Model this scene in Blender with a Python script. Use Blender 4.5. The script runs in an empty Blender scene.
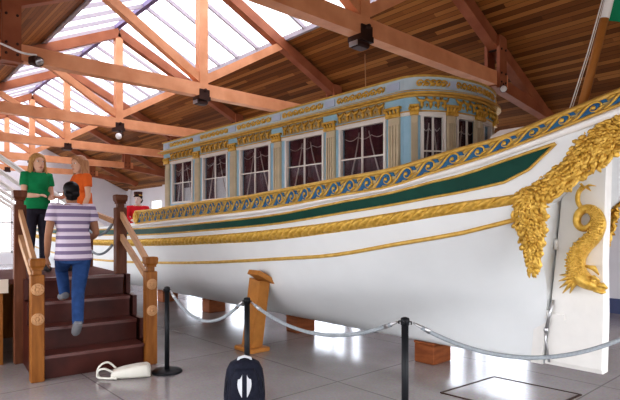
import bpy, bmesh, math, random
import numpy as np
from mathutils import Vector, Matrix
random.seed(7)
S = bpy.context.scene
COL = S.collection
PI = math.pi
# ------------------------------------------------------------------ view geometry (world X runs along the hall, Y across it)
FPX, CX, HY, EYE = 512.0, 310.0, 229.0, 1.6
R0 = Vector((.668, .744, 0)); F0 = Vector((-.744, .668, 0))
def W(lat, d, z=0.0):
    p = R0*lat + F0*d
    return Vector((p.x, p.y, z))
def ray(px, py):
    return R0*((px-CX)/FPX) + F0 + Vector((0, 0, (HY-py)/FPX))
def on_y(px, py, Y):
    r = ray(px, py); t = Y/r.y
    return Vector((0, 0, EYE)) + r*t
def on_floor(px, py, z=0.0):
    r = ray(px, py); t = (z-EYE)/r.z
    return Vector((0, 0, EYE)) + r*t

# ------------------------------------------------------------------ materials
def mat(name, col, rough=.5, metal=0.0, noise=0.0, nscale=8.0, col2=None, bump=0.0, bscale=60.0, coat=0.0, spec=.22, stretch=None):
    m = bpy.data.materials.new(name); m.use_nodes = True
    nt = m.node_tree; b = nt.nodes['Principled BSDF']
    b.inputs['Roughness'].default_value = rough; b.inputs['Metallic'].default_value = metal
    b.inputs['Specular IOR Level'].default_value = spec
    if coat: b.inputs['Coat Weight'].default_value = coat
    c1 = (*col, 1)
    b.inputs['Base Color'].default_value = c1
    tc = nt.nodes.new('ShaderNodeTexCoord'); mp = nt.nodes.new('ShaderNodeMapping')
    nt.links.new(tc.outputs['Object'], mp.inputs['Vector'])
    if stretch: mp.inputs['Scale'].default_value = stretch
    n = nt.nodes.new('ShaderNodeTexNoise'); n.inputs['Scale'].default_value = nscale; n.inputs['Detail'].default_value = 4
    nt.links.new(mp.outputs[0], n.inputs['Vector'])
    rp = nt.nodes.new('ShaderNodeValToRGB')
    c2 = col2 if col2 else tuple(max(0, c*(1-noise)) for c in col)
    rp.color_ramp.elements[0].color = (*c2, 1); rp.color_ramp.elements[1].color = c1
    rp.color_ramp.elements[0].position = .3; rp.color_ramp.elements[1].position = .7
    nt.links.new(n.outputs['Fac'], rp.inputs[0]); nt.links.new(rp.outputs[0], b.inputs['Base Color'])
    if bump:
        n2 = nt.nodes.new('ShaderNodeTexNoise'); n2.inputs['Scale'].default_value = bscale; n2.inputs['Detail'].default_value = 3
        nt.links.new(tc.outputs['Object'], n2.inputs['Vector'])
        bp = nt.nodes.new('ShaderNodeBump'); bp.inputs['Strength'].default_value = bump; bp.inputs['Distance'].default_value = .02
        nt.links.new(n2.outputs['Fac'], bp.inputs['Height']); nt.links.new(bp.outputs[0], b.inputs['Normal'])
    return m
def plank_mat(name, cols, axis, width, along, rough=.45):
    """boards across `axis`, grain running along the axis index `along`"""
    m = bpy.data.materials.new(name); m.use_nodes = True; nt = m.node_tree; b = nt.nodes['Principled BSDF']
    N = nt.nodes.new; L = nt.links.new
    tc = N('ShaderNodeTexCoord'); sp = N('ShaderNodeSeparateXYZ'); L(tc.outputs['Object'], sp.inputs[0])
    dv = N('ShaderNodeMath'); dv.operation = 'DIVIDE'; L(sp.outputs[axis], dv.inputs[0]); dv.inputs[1].default_value = width
    fl = N('ShaderNodeMath'); fl.operation = 'FLOOR'; L(dv.outputs[0], fl.inputs[0])
    fr = N('ShaderNodeMath'); fr.operation = 'FRACT'; L(dv.outputs[0], fr.inputs[0])
    wn = N('ShaderNodeTexWhiteNoise'); wn.noise_dimensions = '1D'; L(fl.outputs[0], wn.inputs['W'])
    # board ends: offset each row, step along its length
    ml = N('ShaderNodeMath'); ml.operation = 'MULTIPLY_ADD'; L(wn.outputs['Value'], ml.inputs[0]); ml.inputs[1].default_value = 9.0
    d2 = N('ShaderNodeMath'); d2.operation = 'DIVIDE'; L(sp.outputs[along], d2.inputs[0]); d2.inputs[1].default_value = 3.1
    L(d2.outputs[0], ml.inputs[2])
    f2 = N('ShaderNodeMath'); f2.operation = 'FLOOR'; L(ml.outputs[0], f2.inputs[0])
    cb = N('ShaderNodeCombineXYZ'); L(fl.outputs[0], cb.inputs[0]); L(f2.outputs[0], cb.inputs[1])
    w2 = N('ShaderNodeTexWhiteNoise'); w2.noise_dimensions = '3D'; L(cb.outputs[0], w2.inputs['Vector'])
    rp = N('ShaderNodeValToRGB'); rp.color_ramp.elements[0].color = (*cols[0], 1); rp.color_ramp.elements[1].color = (*cols[-1], 1)
    for i, c in enumerate(cols[1:-1]):
        e = rp.color_ramp.elements.new((i+1)/(len(cols)-1)); e.color = (*c, 1)
    L(w2.outputs['Value'], rp.inputs[0])
    gv = N('ShaderNodeMath'); gv.operation = 'GREATER_THAN'; L(fr.outputs[0], gv.inputs[0]); gv.inputs[1].default_value = .07
    mx = N('ShaderNodeMix'); mx.data_type = 'RGBA'; L(gv.outputs[0], mx.inputs[0])
    mx.inputs[6].default_value = (*[c*.35 for c in cols[0]], 1); L(rp.outputs[0], mx.inputs[7])
    L(mx.outputs[2], b.inputs['Base Color']); b.inputs['Roughness'].default_value = rough
    b.inputs['Specular IOR Level'].default_value = .12
    bp = N('ShaderNodeBump'); bp.inputs['Strength'].default_value = .5; bp.inputs['Distance'].default_value = .01
    L(gv.outputs[0], bp.inputs['Height']); L(bp.outputs[0], b.inputs['Normal'])
    return m
def floor_mat():
    m = bpy.data.materials.new('polished_floor'); m.use_nodes = True; nt = m.node_tree; b = nt.nodes['Principled BSDF']
    N = nt.nodes.new; L = nt.links.new
    tc = N('ShaderNodeTexCoord')
    n1 = N('ShaderNodeTexNoise'); n1.inputs['Scale'].default_value = .7; n1.inputs['Detail'].default_value = 6; L(tc.outputs['Object'], n1.inputs['Vector'])
    r1 = N('ShaderNodeValToRGB'); r1.color_ramp.elements[0].color = (.30, .27, .26, 1); r1.color_ramp.elements[1].color = (.42, .395, .39, 1)
    r1.color_ramp.elements[0].position = .35; r1.color_ramp.elements[1].position = .65; L(n1.outputs['Fac'], r1.inputs[0])
    n2 = N('ShaderNodeTexNoise'); n2.inputs['Scale'].default_value = 40; n2.inputs['Detail'].default_value = 3; L(tc.outputs['Object'], n2.inputs['Vector'])
    mx = N('ShaderNodeMix'); mx.data_type = 'RGBA'; mx.blend_type = 'OVERLAY'; mx.inputs[0].default_value = .25
    L(r1.outputs[0], mx.inputs[6]); L(n2.outputs['Color'], mx.inputs[7])
    br = N('ShaderNodeTexBrick'); br.offset = 0; br.inputs['Scale'].default_value = 1; br.inputs['Mortar Size'].default_value = .008
    br.inputs['Brick Width'].default_value = 1.9; br.inputs['Row Height'].default_value = 1.9
    br.inputs['Color1'].default_value = (1, 1, 1, 1); br.inputs['Color2'].default_value = (.93, .93, .94, 1); br.inputs['Mortar'].default_value = (.55, .53, .53, 1)
    L(tc.outputs['Object'], br.inputs['Vector'])
    m2 = N('ShaderNodeMix'); m2.data_type = 'RGBA'; m2.blend_type = 'MULTIPLY'; m2.inputs[0].default_value = 1
    L(mx.outputs[2], m2.inputs[6]); L(br.outputs['Color'], m2.inputs[7]); L(m2.outputs[2], b.inputs['Base Color'])
    r2 = N('ShaderNodeValToRGB'); r2.color_ramp.elements[0].color = (.10, .10, .10, 1); r2.color_ramp.elements[1].color = (.24, .24, .24, 1)
    L(n1.outputs['Fac'], r2.inputs[0]); L(r2.outputs[0], b.inputs['Roughness'])
    b.inputs['Specular IOR Level'].default_value = .6
    return m
def glass_mat(name, tint=(1, 1, 1), rough=.02, gl=.12):
    m = bpy.data.materials.new(name); m.use_nodes = True; nt = m.node_tree
    for n in list(nt.nodes): nt.nodes.remove(n)
    o = nt.nodes.new('ShaderNodeOutputMaterial'); t = nt.nodes.new('ShaderNodeBsdfTransparent'); g = nt.nodes.new('ShaderNodeBsdfGlossy')
    t.inputs[0].default_value = (*tint, 1); g.inputs['Roughness'].default_value = rough
    f0 = nt.nodes.new('ShaderNodeLayerWeight'); f1 = nt.nodes.new('ShaderNodeMath'); f1.operation = 'POWER'; nt.links.new(f0.outputs['Facing'], f1.inputs[0]); f1.inputs[1].default_value = 4
    f = nt.nodes.new('ShaderNodeMath'); f.operation = 'MULTIPLY_ADD'; nt.links.new(f1.outputs[0], f.inputs[0]); f.inputs[1].default_value = .5; f.inputs[2].default_value = .04
    mx = nt.nodes.new('ShaderNodeMixShader'); nt.links.new(f.outputs[0], mx.inputs[0])
    nt.links.new(t.outputs[0], mx.inputs[1]); nt.links.new(g.outputs[0], mx.inputs[2]); nt.links.new(mx.outputs[0], o.inputs[0])
    return m
def stripe_mat(name, ca, cb, period, duty, off=0.0):
    m = bpy.data.materials.new(name); m.use_nodes = True; nt = m.node_tree; b = nt.nodes['Principled BSDF']
    N = nt.nodes.new; L = nt.links.new
    tc = N('ShaderNodeTexCoord'); sp = N('ShaderNodeSeparateXYZ'); L(tc.outputs['Object'], sp.inputs[0])
    a = N('ShaderNodeMath'); a.operation = 'MULTIPLY_ADD'; L(sp.outputs[2], a.inputs[0]); a.inputs[1].default_value = 1/period; a.inputs[2].default_value = off
    f = N('ShaderNodeMath'); f.operation = 'FRACT'; L(a.outputs[0], f.inputs[0])
    g = N('ShaderNodeMath'); g.operation = 'LESS_THAN'; L(f.outputs[0], g.inputs[0]); g.inputs[1].default_value = duty
    mx = N('ShaderNodeMix'); mx.data_type = 'RGBA'; L(g.outputs[0], mx.inputs[0]); mx.inputs[6].default_value = (*ca, 1); mx.inputs[7].default_value = (*cb, 1)
    L(mx.outputs[2], b.inputs['Base Color']); b.inputs['Roughness'].default_value = .85
    return m

M = {}
M['hull'] = mat('white_hull_paint', (.78, .80, .80), .38, noise=.04, nscale=3)
M['white'] = mat('white_paint', (.82, .80, .76), .45, noise=.05)
M['bright'] = mat('bright_white_paint', (.92, .91, .89), .45, noise=.03)
M['stafft'] = mat('orange_staff_wood', (.48, .21, .055), .45, noise=.2)
M['gold'] = mat('gilding', (.85, .57, .15), .36, .45, col2=(.55, .32, .05), nscale=22, bump=.35, bscale=70)
M['goldflat'] = mat('gold_paint', (.72, .48, .14), .45, .35, col2=(.55, .34, .08), nscale=14)
M['paleg'] = mat('pale_gold_ground', (.62, .47, .22), .5, .1, col2=(.50, .36, .14), nscale=20)
M['green'] = mat('green_panel_paint', (.004, .070, .048), .5, noise=.25, nscale=5)
M['blue'] = mat('blue_relief_paint', (.02, .10, .26), .45, col2=(.03, .16, .30), nscale=12)
M['cyan'] = mat('pale_blue_paint', (.37, .59, .74), .5, col2=(.32, .54, .69), nscale=10)
M['cream'] = mat('cream_frieze_paint', (.54, .66, .73), .5, noise=.1)
M['pil'] = mat('stone_grey_pilaster_paint', (.66, .58, .42), .5, noise=.15, nscale=6)
M['maroon'] = mat('maroon_curtain_cloth', (.13, .035, .05), .8, noise=.5, nscale=6)
M['fringe'] = mat('pale_fringe_cloth', (.62, .50, .46), .8, noise=.15)
M['reflection'] = mat('painted_pane_reflection', (.72, .70, .70), .8, noise=.1)  # white that stands in for reflections in the cabin panes
M['glass'] = glass_mat('cabin_glass', (.92, .94, .96))
M['wglass'] = glass_mat('window_glass', (.95, .97, 1))
def frosted(name, col, clear):
    m = bpy.data.materials.new(name); m.use_nodes = True; nt = m.node_tree
    for n in list(nt.nodes): nt.nodes.remove(n)
    o = nt.nodes.new('ShaderNodeOutputMaterial'); t = nt.nodes.new('ShaderNodeBsdfTransparent'); g = nt.nodes.new('ShaderNodeBsdfTranslucent')
    t.inputs[0].default_value = (*col, 1); g.inputs[0].default_value = (*col, 1)
    mx = nt.nodes.new('ShaderNodeMixShader'); mx.inputs[0].default_value = 1-clear
    nt.links.new(t.outputs[0], mx.inputs[1]); nt.links.new(g.outputs[0], mx.inputs[2]); nt.links.new(mx.outputs[0], o.inputs[0])
    return m
M['skyglass'] = frosted('frosted_skylight_glass', (.64, .62, .67), .58)
M['beam'] = mat('orange_truss_timber', (.74, .36, .19), .5, col2=(.60, .26, .12), nscale=3, stretch=(1, 1, 1), spec=.3)
M['rafter'] = mat('shaded_rafter_timber', (.36, .135, .065), .5, col2=(.26, .085, .04), nscale=3)  # truss timber with the shade under the roof put into its colour
M['umber'] = mat('umber_gold_ground', (.36, .27, .13), .5, col2=(.50, .40, .22), nscale=26)
M['tablet'] = mat('lilac_blue_paint', (.50, .58, .72), .5, noise=.1)
M['iron'] = mat('dark_iron', (.07, .035, .026), .5, .4, noise=.3)
M['wood'] = mat('orange_brown_newel_wood', (.30, .118, .025), .45, col2=(.19, .065, .012), nscale=5, stretch=(4, 4, .6))
M['mahog'] = mat('dark_mahogany', (.075, .018, .012), .42, col2=(.045, .010, .007), nscale=5)
M['tread'] = mat('reflection_lightened_tread', (.13, .040, .030), .30, col2=(.085, .022, .016), nscale=5, spec=.5)  # mahogany lightened in colour to stand in for reflections along the nosings
M['darkwood'] = mat('dark_newel_wood', (.17, .06, .028), .45, col2=(.10, .034, .015), nscale=5, stretch=(4, 4, .6))
M['rail'] = mat('pale_rail_wood', (.50, .28, .14), .5, noise=.2, nscale=5)
M['block'] = mat('red_brown_block_wood', (.30, .10, .035), .5, col2=(.19, .055, .018), nscale=4, stretch=(1, 1, 5))
M['black'] = mat('black_powder_coat', (.016, .017, .020), .42, noise=.2)
M['rope'] = mat('grey_rope', (.33, .36, .38), .75, noise=.25, nscale=60)
M['steel'] = mat('brushed_steel', (.55, .55, .56), .35, .9, noise=.1)
M['greybar'] = mat('grey_skylight_bar', (.38, .34, .36), .5, noise=.1)
M['ridge'] = mat('violet_ridge_bar', (.16, .12, .22), .5, noise=.1)
M['wallp'] = mat('white_wall_paint', (.78, .77, .79), .7, noise=.05, nscale=2)
M['base'] = mat('slate_blue_skirting', (.10, .12, .22), .6, noise=.1)
M['plankc'] = plank_mat('ceiling_boards', [(.115, .042, .011), (.21, .080, .022), (.30, .125, .034), (.40, .18, .055)], 1, .085, 0, .5)
M['floor'] = floor_mat()
M['beige'] = mat('beige_fascia', (.62, .52, .42), .6, noise=.1)
M['navy'] = mat('navy_backpack_cloth', (.018, .020, .036), .75, noise=.4, nscale=30, bump=.2, bscale=300)
M['silver'] = mat('silver_reflective_cloth', (.62, .64, .66), .45, noise=.1)
M['bagw'] = mat('white_bag_vinyl', (.72, .70, .62), .5, noise=.1, nscale=6, bump=.2, bscale=14)
M['red'] = mat('scarlet_cloth', (.62, .02, .03), .8, noise=.25)
M['skin'] = mat('skin', (.74, .46, .33), .5, noise=.08)
M['skin2'] = mat('tanned_skin', (.34, .17, .10), .5, noise=.08)
M['pale'] = mat('plaster_face', (.75, .62, .55), .5, noise=.05)
M['hairb'] = mat('dark_blond_hair', (.62, .38, .16), .5, col2=(.38, .20, .07), nscale=10, stretch=(8, 8, .8))
M['hairr'] = mat('light_brown_hair', (.52, .28, .15), .5, col2=(.32, .16, .08), nscale=10, stretch=(8, 8, .8))
M['hairk'] = mat('black_hair', (.012, .010, .010), .5, noise=.4, nscale=40)
M['gshirt'] = mat('green_jersey', (.012, .27, .10), .85, noise=.2, nscale=12)
M['oshirt'] = mat('orange_jersey', (.80, .17, .035), .85, noise=.15, nscale=12)
M['djean'] = mat('charcoal_denim', (.040, .036, .052), .85, noise=.3, nscale=12)
M['bjean'] = mat('blue_denim', (.035, .085, .22), .85, col2=(.02, .05, .14), nscale=12)
M['shoe'] = mat('grey_shoe_suede', (.20, .20, .21), .8, noise=.2)
M['shoed'] = mat('dark_shoe_leather', (.05, .04, .04), .6, noise=.2)
M['eye'] = mat('eye_white', (.8, .78, .75), .3)
M['iris'] = mat('dark_iris', (.03, .02, .015), .2)
M['lip'] = mat('lip', (.50, .18, .15), .5)
M['stripe'] = stripe_mat('lavender_striped_jersey', (.62, .54, .62), (.20, .15, .25), .080, .48)
M['flag'] = mat('green_flag_cloth', (.01, .27, .13), .8, noise=.2, nscale=6)
M['lamp'] = mat('white_lamp_enamel', (.85, .84, .82), .3)
M['carpet'] = mat('dark_deck_boards', (.16, .06, .045), .7, noise=.3)

# ------------------------------------------------------------------ mesh builder
class MB:
    def __init__(s): s.v = []; s.f = []; s.sm = []
    def add(s, vs, fs, smooth=False):
        o = len(s.v); s.v += [tuple(v) for v in vs]
        s.f += [tuple(i+o for i in f) for f in fs]; s.sm += [smooth]*len(fs)
        return s
    def box(s, x0, x1, y0, y1, z0, z1):
        vs = [(x, y, z) for z in (z0, z1) for x, y in ((x0, y0), (x1, y0), (x1, y1), (x0, y1))]
        return s.add(vs, [(3, 2, 1, 0), (4, 5, 6, 7), (0, 1, 5, 4), (1, 2, 6, 5), (2, 3, 7, 6), (3, 0, 4, 7)])
    def cbox(s, c, sx, sy, sz, ang=0.0, bev=0.0):
        """box centred on c in plan, c.z its foot, turned by ang about z, with chamfered vertical and top edges"""
        cs, sn = math.cos(ang), math.sin(ang)
        def ring(ix, iy, z):
            hx, hy = sx/2-ix, sy/2-iy; b = min(bev, hx*.9, hy*.9) if bev else 0
            if b: pts = [(-hx+b, -hy), (hx-b, -hy), (hx, -hy+b), (hx, hy-b), (hx-b, hy), (-hx+b, hy), (-hx, hy-b), (-hx, -hy+b)]
            else: pts = [(-hx, -hy), (hx, -hy), (hx, hy), (-hx, hy)]
            return [(c[0]+x*cs-y*sn, c[1]+x*sn+y*cs, c[2]+z) for x, y in pts]
        if bev: rs = [ring(bev, bev, 0), ring(0, 0, bev), ring(0, 0, sz-bev), ring(bev, bev, sz)]
        else: rs = [ring(0, 0, 0), ring(0, 0, sz)]
        return s.loft(rs, smooth=False)
    def beam(s, p, q, w, h, up=(0, 0, 1)):
        p = Vector(p); q = Vector(q); d = (q-p).normalized(); up = Vector(up)
        sd = d.cross(up).normalized(); u = sd.cross(d).normalized()
        vs = []
        for c in (p, q):
            for a, b in ((-1, -1), (1, -1), (1, 1), (-1, 1)): vs.append(c+sd*(a*w/2)+u*(b*h/2))
        return s.add(vs, [(3, 2, 1, 0), (4, 5, 6, 7), (0, 1, 5, 4), (1, 2, 6, 5), (2, 3, 7, 6), (3, 0, 4, 7)])
    def loft(s, rings, caps=True, smooth=True, closed=True):
        n = len(rings[0]); vs = [p for r in rings for p in r]; fs = []
        for i in range(len(rings)-1):
            for j in range(n if closed else n-1):
                k = (j+1) % n
                fs.append((i*n+j, i*n+k, (i+1)*n+k, (i+1)*n+j))
        if caps and closed:
            fs.append(tuple(reversed(range(n)))); fs.append(tuple((len(rings)-1)*n+j for j in range(n)))
        return s.add(vs, fs, smooth)
    def tube(s, pts, rad, n=8, flat=1.0, ref=None, caps=True):
        pts = [Vector(p) for p in pts]; m = len(pts)
        rad = [rad]*m if not isinstance(rad, (list, tuple)) else list(rad)
        t0 = (pts[1]-pts[0]).normalized()
        a = Vector(ref) if ref else (Vector((0, 0, 1)) if abs(t0.z) < .9 else Vector((1, 0, 0)))
        rings = []
        for i in range(m):
            t = (pts[min(i+1, m-1)]-pts[max(i-1, 0)])
            t = t.normalized() if t.length > 1e-9 else t0
            a2 = a - t*a.dot(t)
            if a2.length < 1e-6: a2 = t.orthogonal()
            a2.normalize(); b = t.cross(a2)
            if not ref: a = a2
            rings.append([pts[i]+a2*(math.cos(2*PI*k/n)*rad[i])+b*(math.sin(2*PI*k/n)*rad[i]*flat) for k in range(n)])
        return s.loft(rings, caps)
    def ell(s, c, r, n=10, m=7, rot=None):
        c = Vector(c); rings = []; R = rot if rot else Matrix.Identity(3)
        for i in range(1, m):
            th = PI*i/m
            rings.append([c+R@Vector((r[0]*math.sin(th)*math.cos(2*PI*k/n), r[1]*math.sin(th)*math.sin(2*PI*k/n), -r[2]*math.cos(th))) for k in range(n)])
        return s.loft(rings)
    def lathe(s, c, prof, n=20, smooth=True):
        c = Vector(c)
        return s.loft([[c+Vector((r*math.cos(2*PI*k/n), r*math.sin(2*PI*k/n), z)) for k in range(n)] for r, z in prof], True, smooth)
    def grid(s, P, smooth=True):
        n = len(P); m = len(P[0])
        return s.add([p for r in P for p in r], [(i*m+j, i*m+j+1, (i+1)*m+j+1, (i+1)*m+j) for i in range(n-1) for j in range(m-1)], smooth)
    def mirror_y(s, yc):
        s.mir = yc          # the same piece again on the other side of the boat, built as an object of its own
        return s
    mir = None
    def build(s, name, m, parent=None, label=None):
        if s.mir is not None:
            t = MB(); t.v = [(x, 2*s.mir-y, z) for x, y, z in s.v]; t.f = [tuple(reversed(f)) for f in s.f]; t.sm = s.sm
            o = s.build_one(name, m, parent, label); t.build_one(name, m, parent, label); return o
        return s.build_one(name, m, parent, label)
    def build_one(s, name, m, parent=None, label=None):
        me = bpy.data.meshes.new(name); me.from_pydata(s.v, [], s.f)
        me.polygons.foreach_set('use_smooth', s.sm)
        if m: me.materials.append(m)
        me.update(); me.validate()
        o = bpy.data.objects.new(name, me); COL.objects.link(o)
        if parent:
            o.parent = parent; o.matrix_parent_inverse = Matrix.Identity(4)
        if label: o['label'] = label
        return o
def tag(o, label, cat, group=None):
    o['label'] = label; o['category'] = cat
    if group: o['group'] = group
    return o
def thing(name, label, cat, loc=(0, 0, 0), rz=0.0, group=None):
    o = bpy.data.objects.new(name, None); COL.objects.link(o); o.location = loc; o.rotation_euler = (0, 0, rz)
    o.empty_display_size = .1
    return tag(o, label, cat, group)
def struct(name, mb, m):
    o = mb.build(name, m); o['kind'] = 'structure'; return o
def copy_tree(o, parent=None):
    c = o.copy(); COL.objects.link(c)
    if parent: c.parent = parent
    for ch in list(o.children): copy_tree(ch, c)
    return c
def cr(xs, ys):
    """smooth monotone-x interpolation (Hermite, finite-difference tangents)"""
    xs = np.array(xs, float); ys = np.array(ys, float)
    o = np.argsort(xs); xs = xs[o]; ys = ys[o]
    m = np.gradient(ys, xs)
    def f(x):
        if x <= xs[0]: return ys[0]+m[0]*(x-xs[0])
        if x >= xs[-1]: return ys[-1]+m[-1]*(x-xs[-1])
        i = int(np.searchsorted(xs, x))-1; h = xs[i+1]-xs[i]; t = (x-xs[i])/h
        return float((2*t**3-3*t**2+1)*ys[i]+(t**3-2*t**2+t)*h*m[i]+(-2*t**3+3*t**2)*ys[i+1]+(t**3-t**2)*h*m[i+1])
    return f
def smooth_path(pts, n):
    pts = [Vector(p) for p in pts]; k = len(pts); out = []
    for i in range(k-1):
        p0 = pts[max(i-1, 0)]; p1 = pts[i]; p2 = pts[i+1]; p3 = pts[min(i+2, k-1)]
        for j in range(n):
            t = j/n
            out.append(.5*((2*p1)+(p2-p0)*t+(2*p0-5*p1+4*p2-p3)*t*t+(3*p1-p0-3*p2+p3)*t**3))
    out.append(pts[-1]); return out
def lerp(a, b, t): return a+(b-a)*t

# ================================================================== SETTING
YR = 4.76; ZR = 6.43; SL = .47; YN, YF = -.8, 10.8; XB, XE = -26.5, 2.5; XSK = -4.2
def zc(y): return ZR-SL*abs(y-YR)
SK0, SK1 = 3.13, 6.68      # skylight edges
struct('floor', MB().box(XB-.3, XE+3, YN-4, YF+.2, -.2, 0), M['floor'])
mb = MB()
for y0, y1, xa in ((YN-.6, SK0, XB), (SK1, YF+.3, XB), (SK0, YR, XSK), (YR, SK1, XSK)):
    vs = [(x, y, zc(y)+dz) for dz in (0, .06) for x in (xa, XE) for y in (y0, y1)]
    mb.add(vs, [(0, 1, 3, 2), (4, 6, 7, 5), (0, 2, 6, 4), (1, 5, 7, 3), (0, 4, 5, 1), (2, 3, 7, 6)])
struct('ceiling', mb, M['plankc'])
# skylight: one glazed slope each side of the ridge
for nm, ya, yb in (('window_1', SK0, YR), ('window_2', YR, SK1)):
    m_ = MB(); e = ya if ya < YR else yb
    x = XB+.2
    while x < XSK:
        a = Vector((x, YR, zc(YR)+.03)); b = Vector((x, e, zc(e)+.03))
        m_.beam(a, b, .045, .08); x += .78
    o = struct(nm, m_, M['greybar'])
    g = MB().add([(XB, ya, zc(ya)+.08), (XSK, ya, zc(ya)+.08), (XSK, yb, zc(yb)+.08), (XB, yb, zc(yb)+.08)], [(0, 1, 2, 3)])
    g.build('pane', M['skyglass'], o)
struct('trim_1', MB().box(XB, XSK, YR-.05, YR+.05, ZR-.04, ZR+.09), M['ridge'])
mb = MB()
for e, sg in ((SK0, -1), (SK1, 1)):
    mb.beam((XB, e, zc(e)+.0), (XSK, e, zc(e)+.0), .07, .10)
struct('trim_2', mb, M['greybar'])
# far long wall with tall bright windows
wins = [(-23.6, -21.4), (-20.2, -18.0), (-16.8, -14.6), (-12.2, -9.9), (-7.2, -5.0)]
mb = MB(); x = XB
WZ0, WZ1 = .35, 3.0
for a, b in wins:
    mb.box(x, a, YF, YF+.2, 0, 3.75); mb.box(a, b, YF, YF+.2, 0, WZ0); mb.box(a, b, YF, YF+.2, WZ1, 3.75); x = b
mb.box(x, XE, YF, YF+.2, 0, 3.75)
for xx in np.arange(XB+.6, XE, 3.9): mb.box(xx-.12, xx+.12, YF-.1, YF, 0, 3.7)
struct('wall_right', mb, M['wallp'])
for i, (a, b) in enumerate(wins):
    m_ = MB()
    for q in (a+.03, (a+b)/2, b-.03): m_.box(q-.03, q+.03, YF+.04, YF+.12, WZ0, WZ1)
    for q in (WZ0+.03, (WZ0+WZ1)/2, WZ1-.03): m_.box(a, b, YF+.05, YF+.11, q-.03, q+.03)
    o = struct('window_%d' % (i+3), m_, M['white'])
    MB().box(a, b, YF+.07, YF+.085, WZ0, WZ1).build('pane', M['wglass'], o)
struct('baseboard_right', MB().box(XB, XE, YF-.03, YF, 0, .28), M['base'])
struct('wall_left_unseen', MB().box(XB, XE, -1.7, -1.5, 2.5, 3.6).box(XB, XE, -1.7, -1.5, 0, .5), M['wallp'])  # unseen wall with an open band, added to keep side light off the ceiling
struct('wall_back_unseen', MB().box(XE, XE+.2, -1.7, 1.0, 0, 3.7).box(XE, XE+.2, 9.5, YF+.2, 0, 3.7).box(XE, XE+.2, 1.0, 9.5, 2.7, 3.7).add([(XE, YN-1, 3.7), (XE, YF+.2, 3.7), (XE, YR, ZR+.1)], [(0, 2, 1)]), M['wallp'])  # unseen end wall added to darken the roof, opening shaped to light the stern
# far end gable
mb = MB()
mb.box(XB-.2, XB, YN, 1.5, 0, 3.9); mb.box(XB-.2, XB, 8.5, YF, 0, 3.9); mb.box(XB-.2, XB, 1.5, 8.5, 0, .5); mb.box(XB-.2, XB, 1.5, 8.5, 3.4, 3.9)
mb.add([(XB, YN, 3.9), (XB, YF, 3.9), (XB, YR, ZR+.05)], [(0, 1, 2)])
struct('wall_far', mb, M['wallp'])
m_ = MB()
for q in np.linspace(1.5, 8.5, 8): m_.box(XB-.14, XB-.06, q-.04, q+.04, .5, 3.4)
for q in (.54, 1.9, 3.36): m_.box(XB-.14, XB-.06, 1.5, 8.5, q-.04, q+.04)
o = struct('window_8', m_, M['white'])
MB().box(XB-.11, XB-.095, 1.5, 8.5, .5, 3.4).build('pane', M['wglass'], o)

# ------------------------------------------------------------------ roof trusses
def make_truss(x, label):
    t = thing('roof_truss', label, 'truss', (x, YR, 0), 0, 'timber trusses carrying the roof')
    up = (1, 0, 0)
    for sg in (-1, 1):
        PO = 3.37 if sg > 0 else 3.08
        MB().beam((0, 0, ZR-.16), (0, sg*5.45, zc(YR+5.45)-.15), .17, .20).build('rafter', M['rafter'], t)
        MB().beam((0, sg*.02, 4.3), (0, sg*1.80, zc(YR+1.80)-.23), .13, .15).build('strut', M['beam'], t)
        p = MB()
        for q in (-.11, .11): p.box(q-.028, q+.028, sg*PO-.12, sg*PO+.12, 3.95, zc(YR+PO)-.02)
        p = p.build('side_post', M['rafter'], t)
        for yy in (-.07, .07):
            for zz in (4.05, 4.2, 4.6): MB().tube([(-.155, sg*PO+yy, zz), (.155, sg*PO+yy, zz)], .018, 6).build('bolt', M['iron'], p)
        MB().beam((0, sg*(PO-.15), 4.08), (0, sg*5.5, 3.80), .16, .2).build('lower_brace', M['rafter'], t)
    MB().box(-.09, .09, -3.25, 3.62, 4.0, 4.23).build('tie_beam', M['beam'], t)
    MB().box(-.08, .08, -.085, .085, 4.23, 6.25).build('king_post', M['beam'], t)
    b = MB(); b.box(-.11, .11, -.12, .12, 3.93, 4.0)
    for q in (-.118, .118): b.box(q*.85-.01, q*.85+.01, -.10, .10, 3.94, 4.12)
    b.tube([(-.15, 0, 4.1), (.15, 0, 4.1)], .03, 8)
    b.build('iron_strap', M['iron'], t)
    return t
TX = [-.5-3.9*k+.05 for k in range(1, 7)]
lb = ['orange timber king-post truss above the stern end of the barge cabin',
      'orange timber king-post truss just beyond the cabin middle, cable clipped to its tie beam',
      'orange timber king-post truss over the red-coated rower, third from the barge stern',
      'orange timber king-post truss behind the two women, fourth from the barge stern',
      'orange timber king-post truss far down the hall, second from its end wall',
      'small distant timber king-post truss closest to the end wall']
for x, l in zip(TX, lb): make_truss(x, l)

# ================================================================== BARGE
YC = 5.2
YA = cr([-24, -22.5, -19, -15, -11.2, -8, -5.4, -4.2, -3.06, -2.2, -1.78, -1.38, -.9, -.3],
        [5.18, 4.95, 4.45, 4.06, 3.86, 3.78, 3.78, 3.82, 3.96, 4.2, 4.32, 4.43, 4.54, 4.64])
def hit(px, py, k):
    X = -5.0
    for _ in range(60):
        y = YA(X)+k; p = on_y(px, py, y); X = .5*X+.5*p.x
    return p
def curve(k, pts, bow):
    ps = [hit(px, py, k) for px, py in pts]
    xs = [p.x for p in ps]; zs = [p.z for p in ps]
    z0 = zs[int(np.argmin(xs))]
    xs += [-15, -19, -22, -24]; zs += [z0+bow[0], z0+bow[1], z0+bow[2], z0+bow[3]]
    f = cr(xs, zs)
    return lambda X: (YA(X)+k*min(1, max(.05, (X+24.2)/6)), f(X))
bow = (.0, .1, .28, .45)
KO = dict(A=0, F=.012, G1=.03, G2=.05, R1=.07, R2=.09, C=.16)
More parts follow.
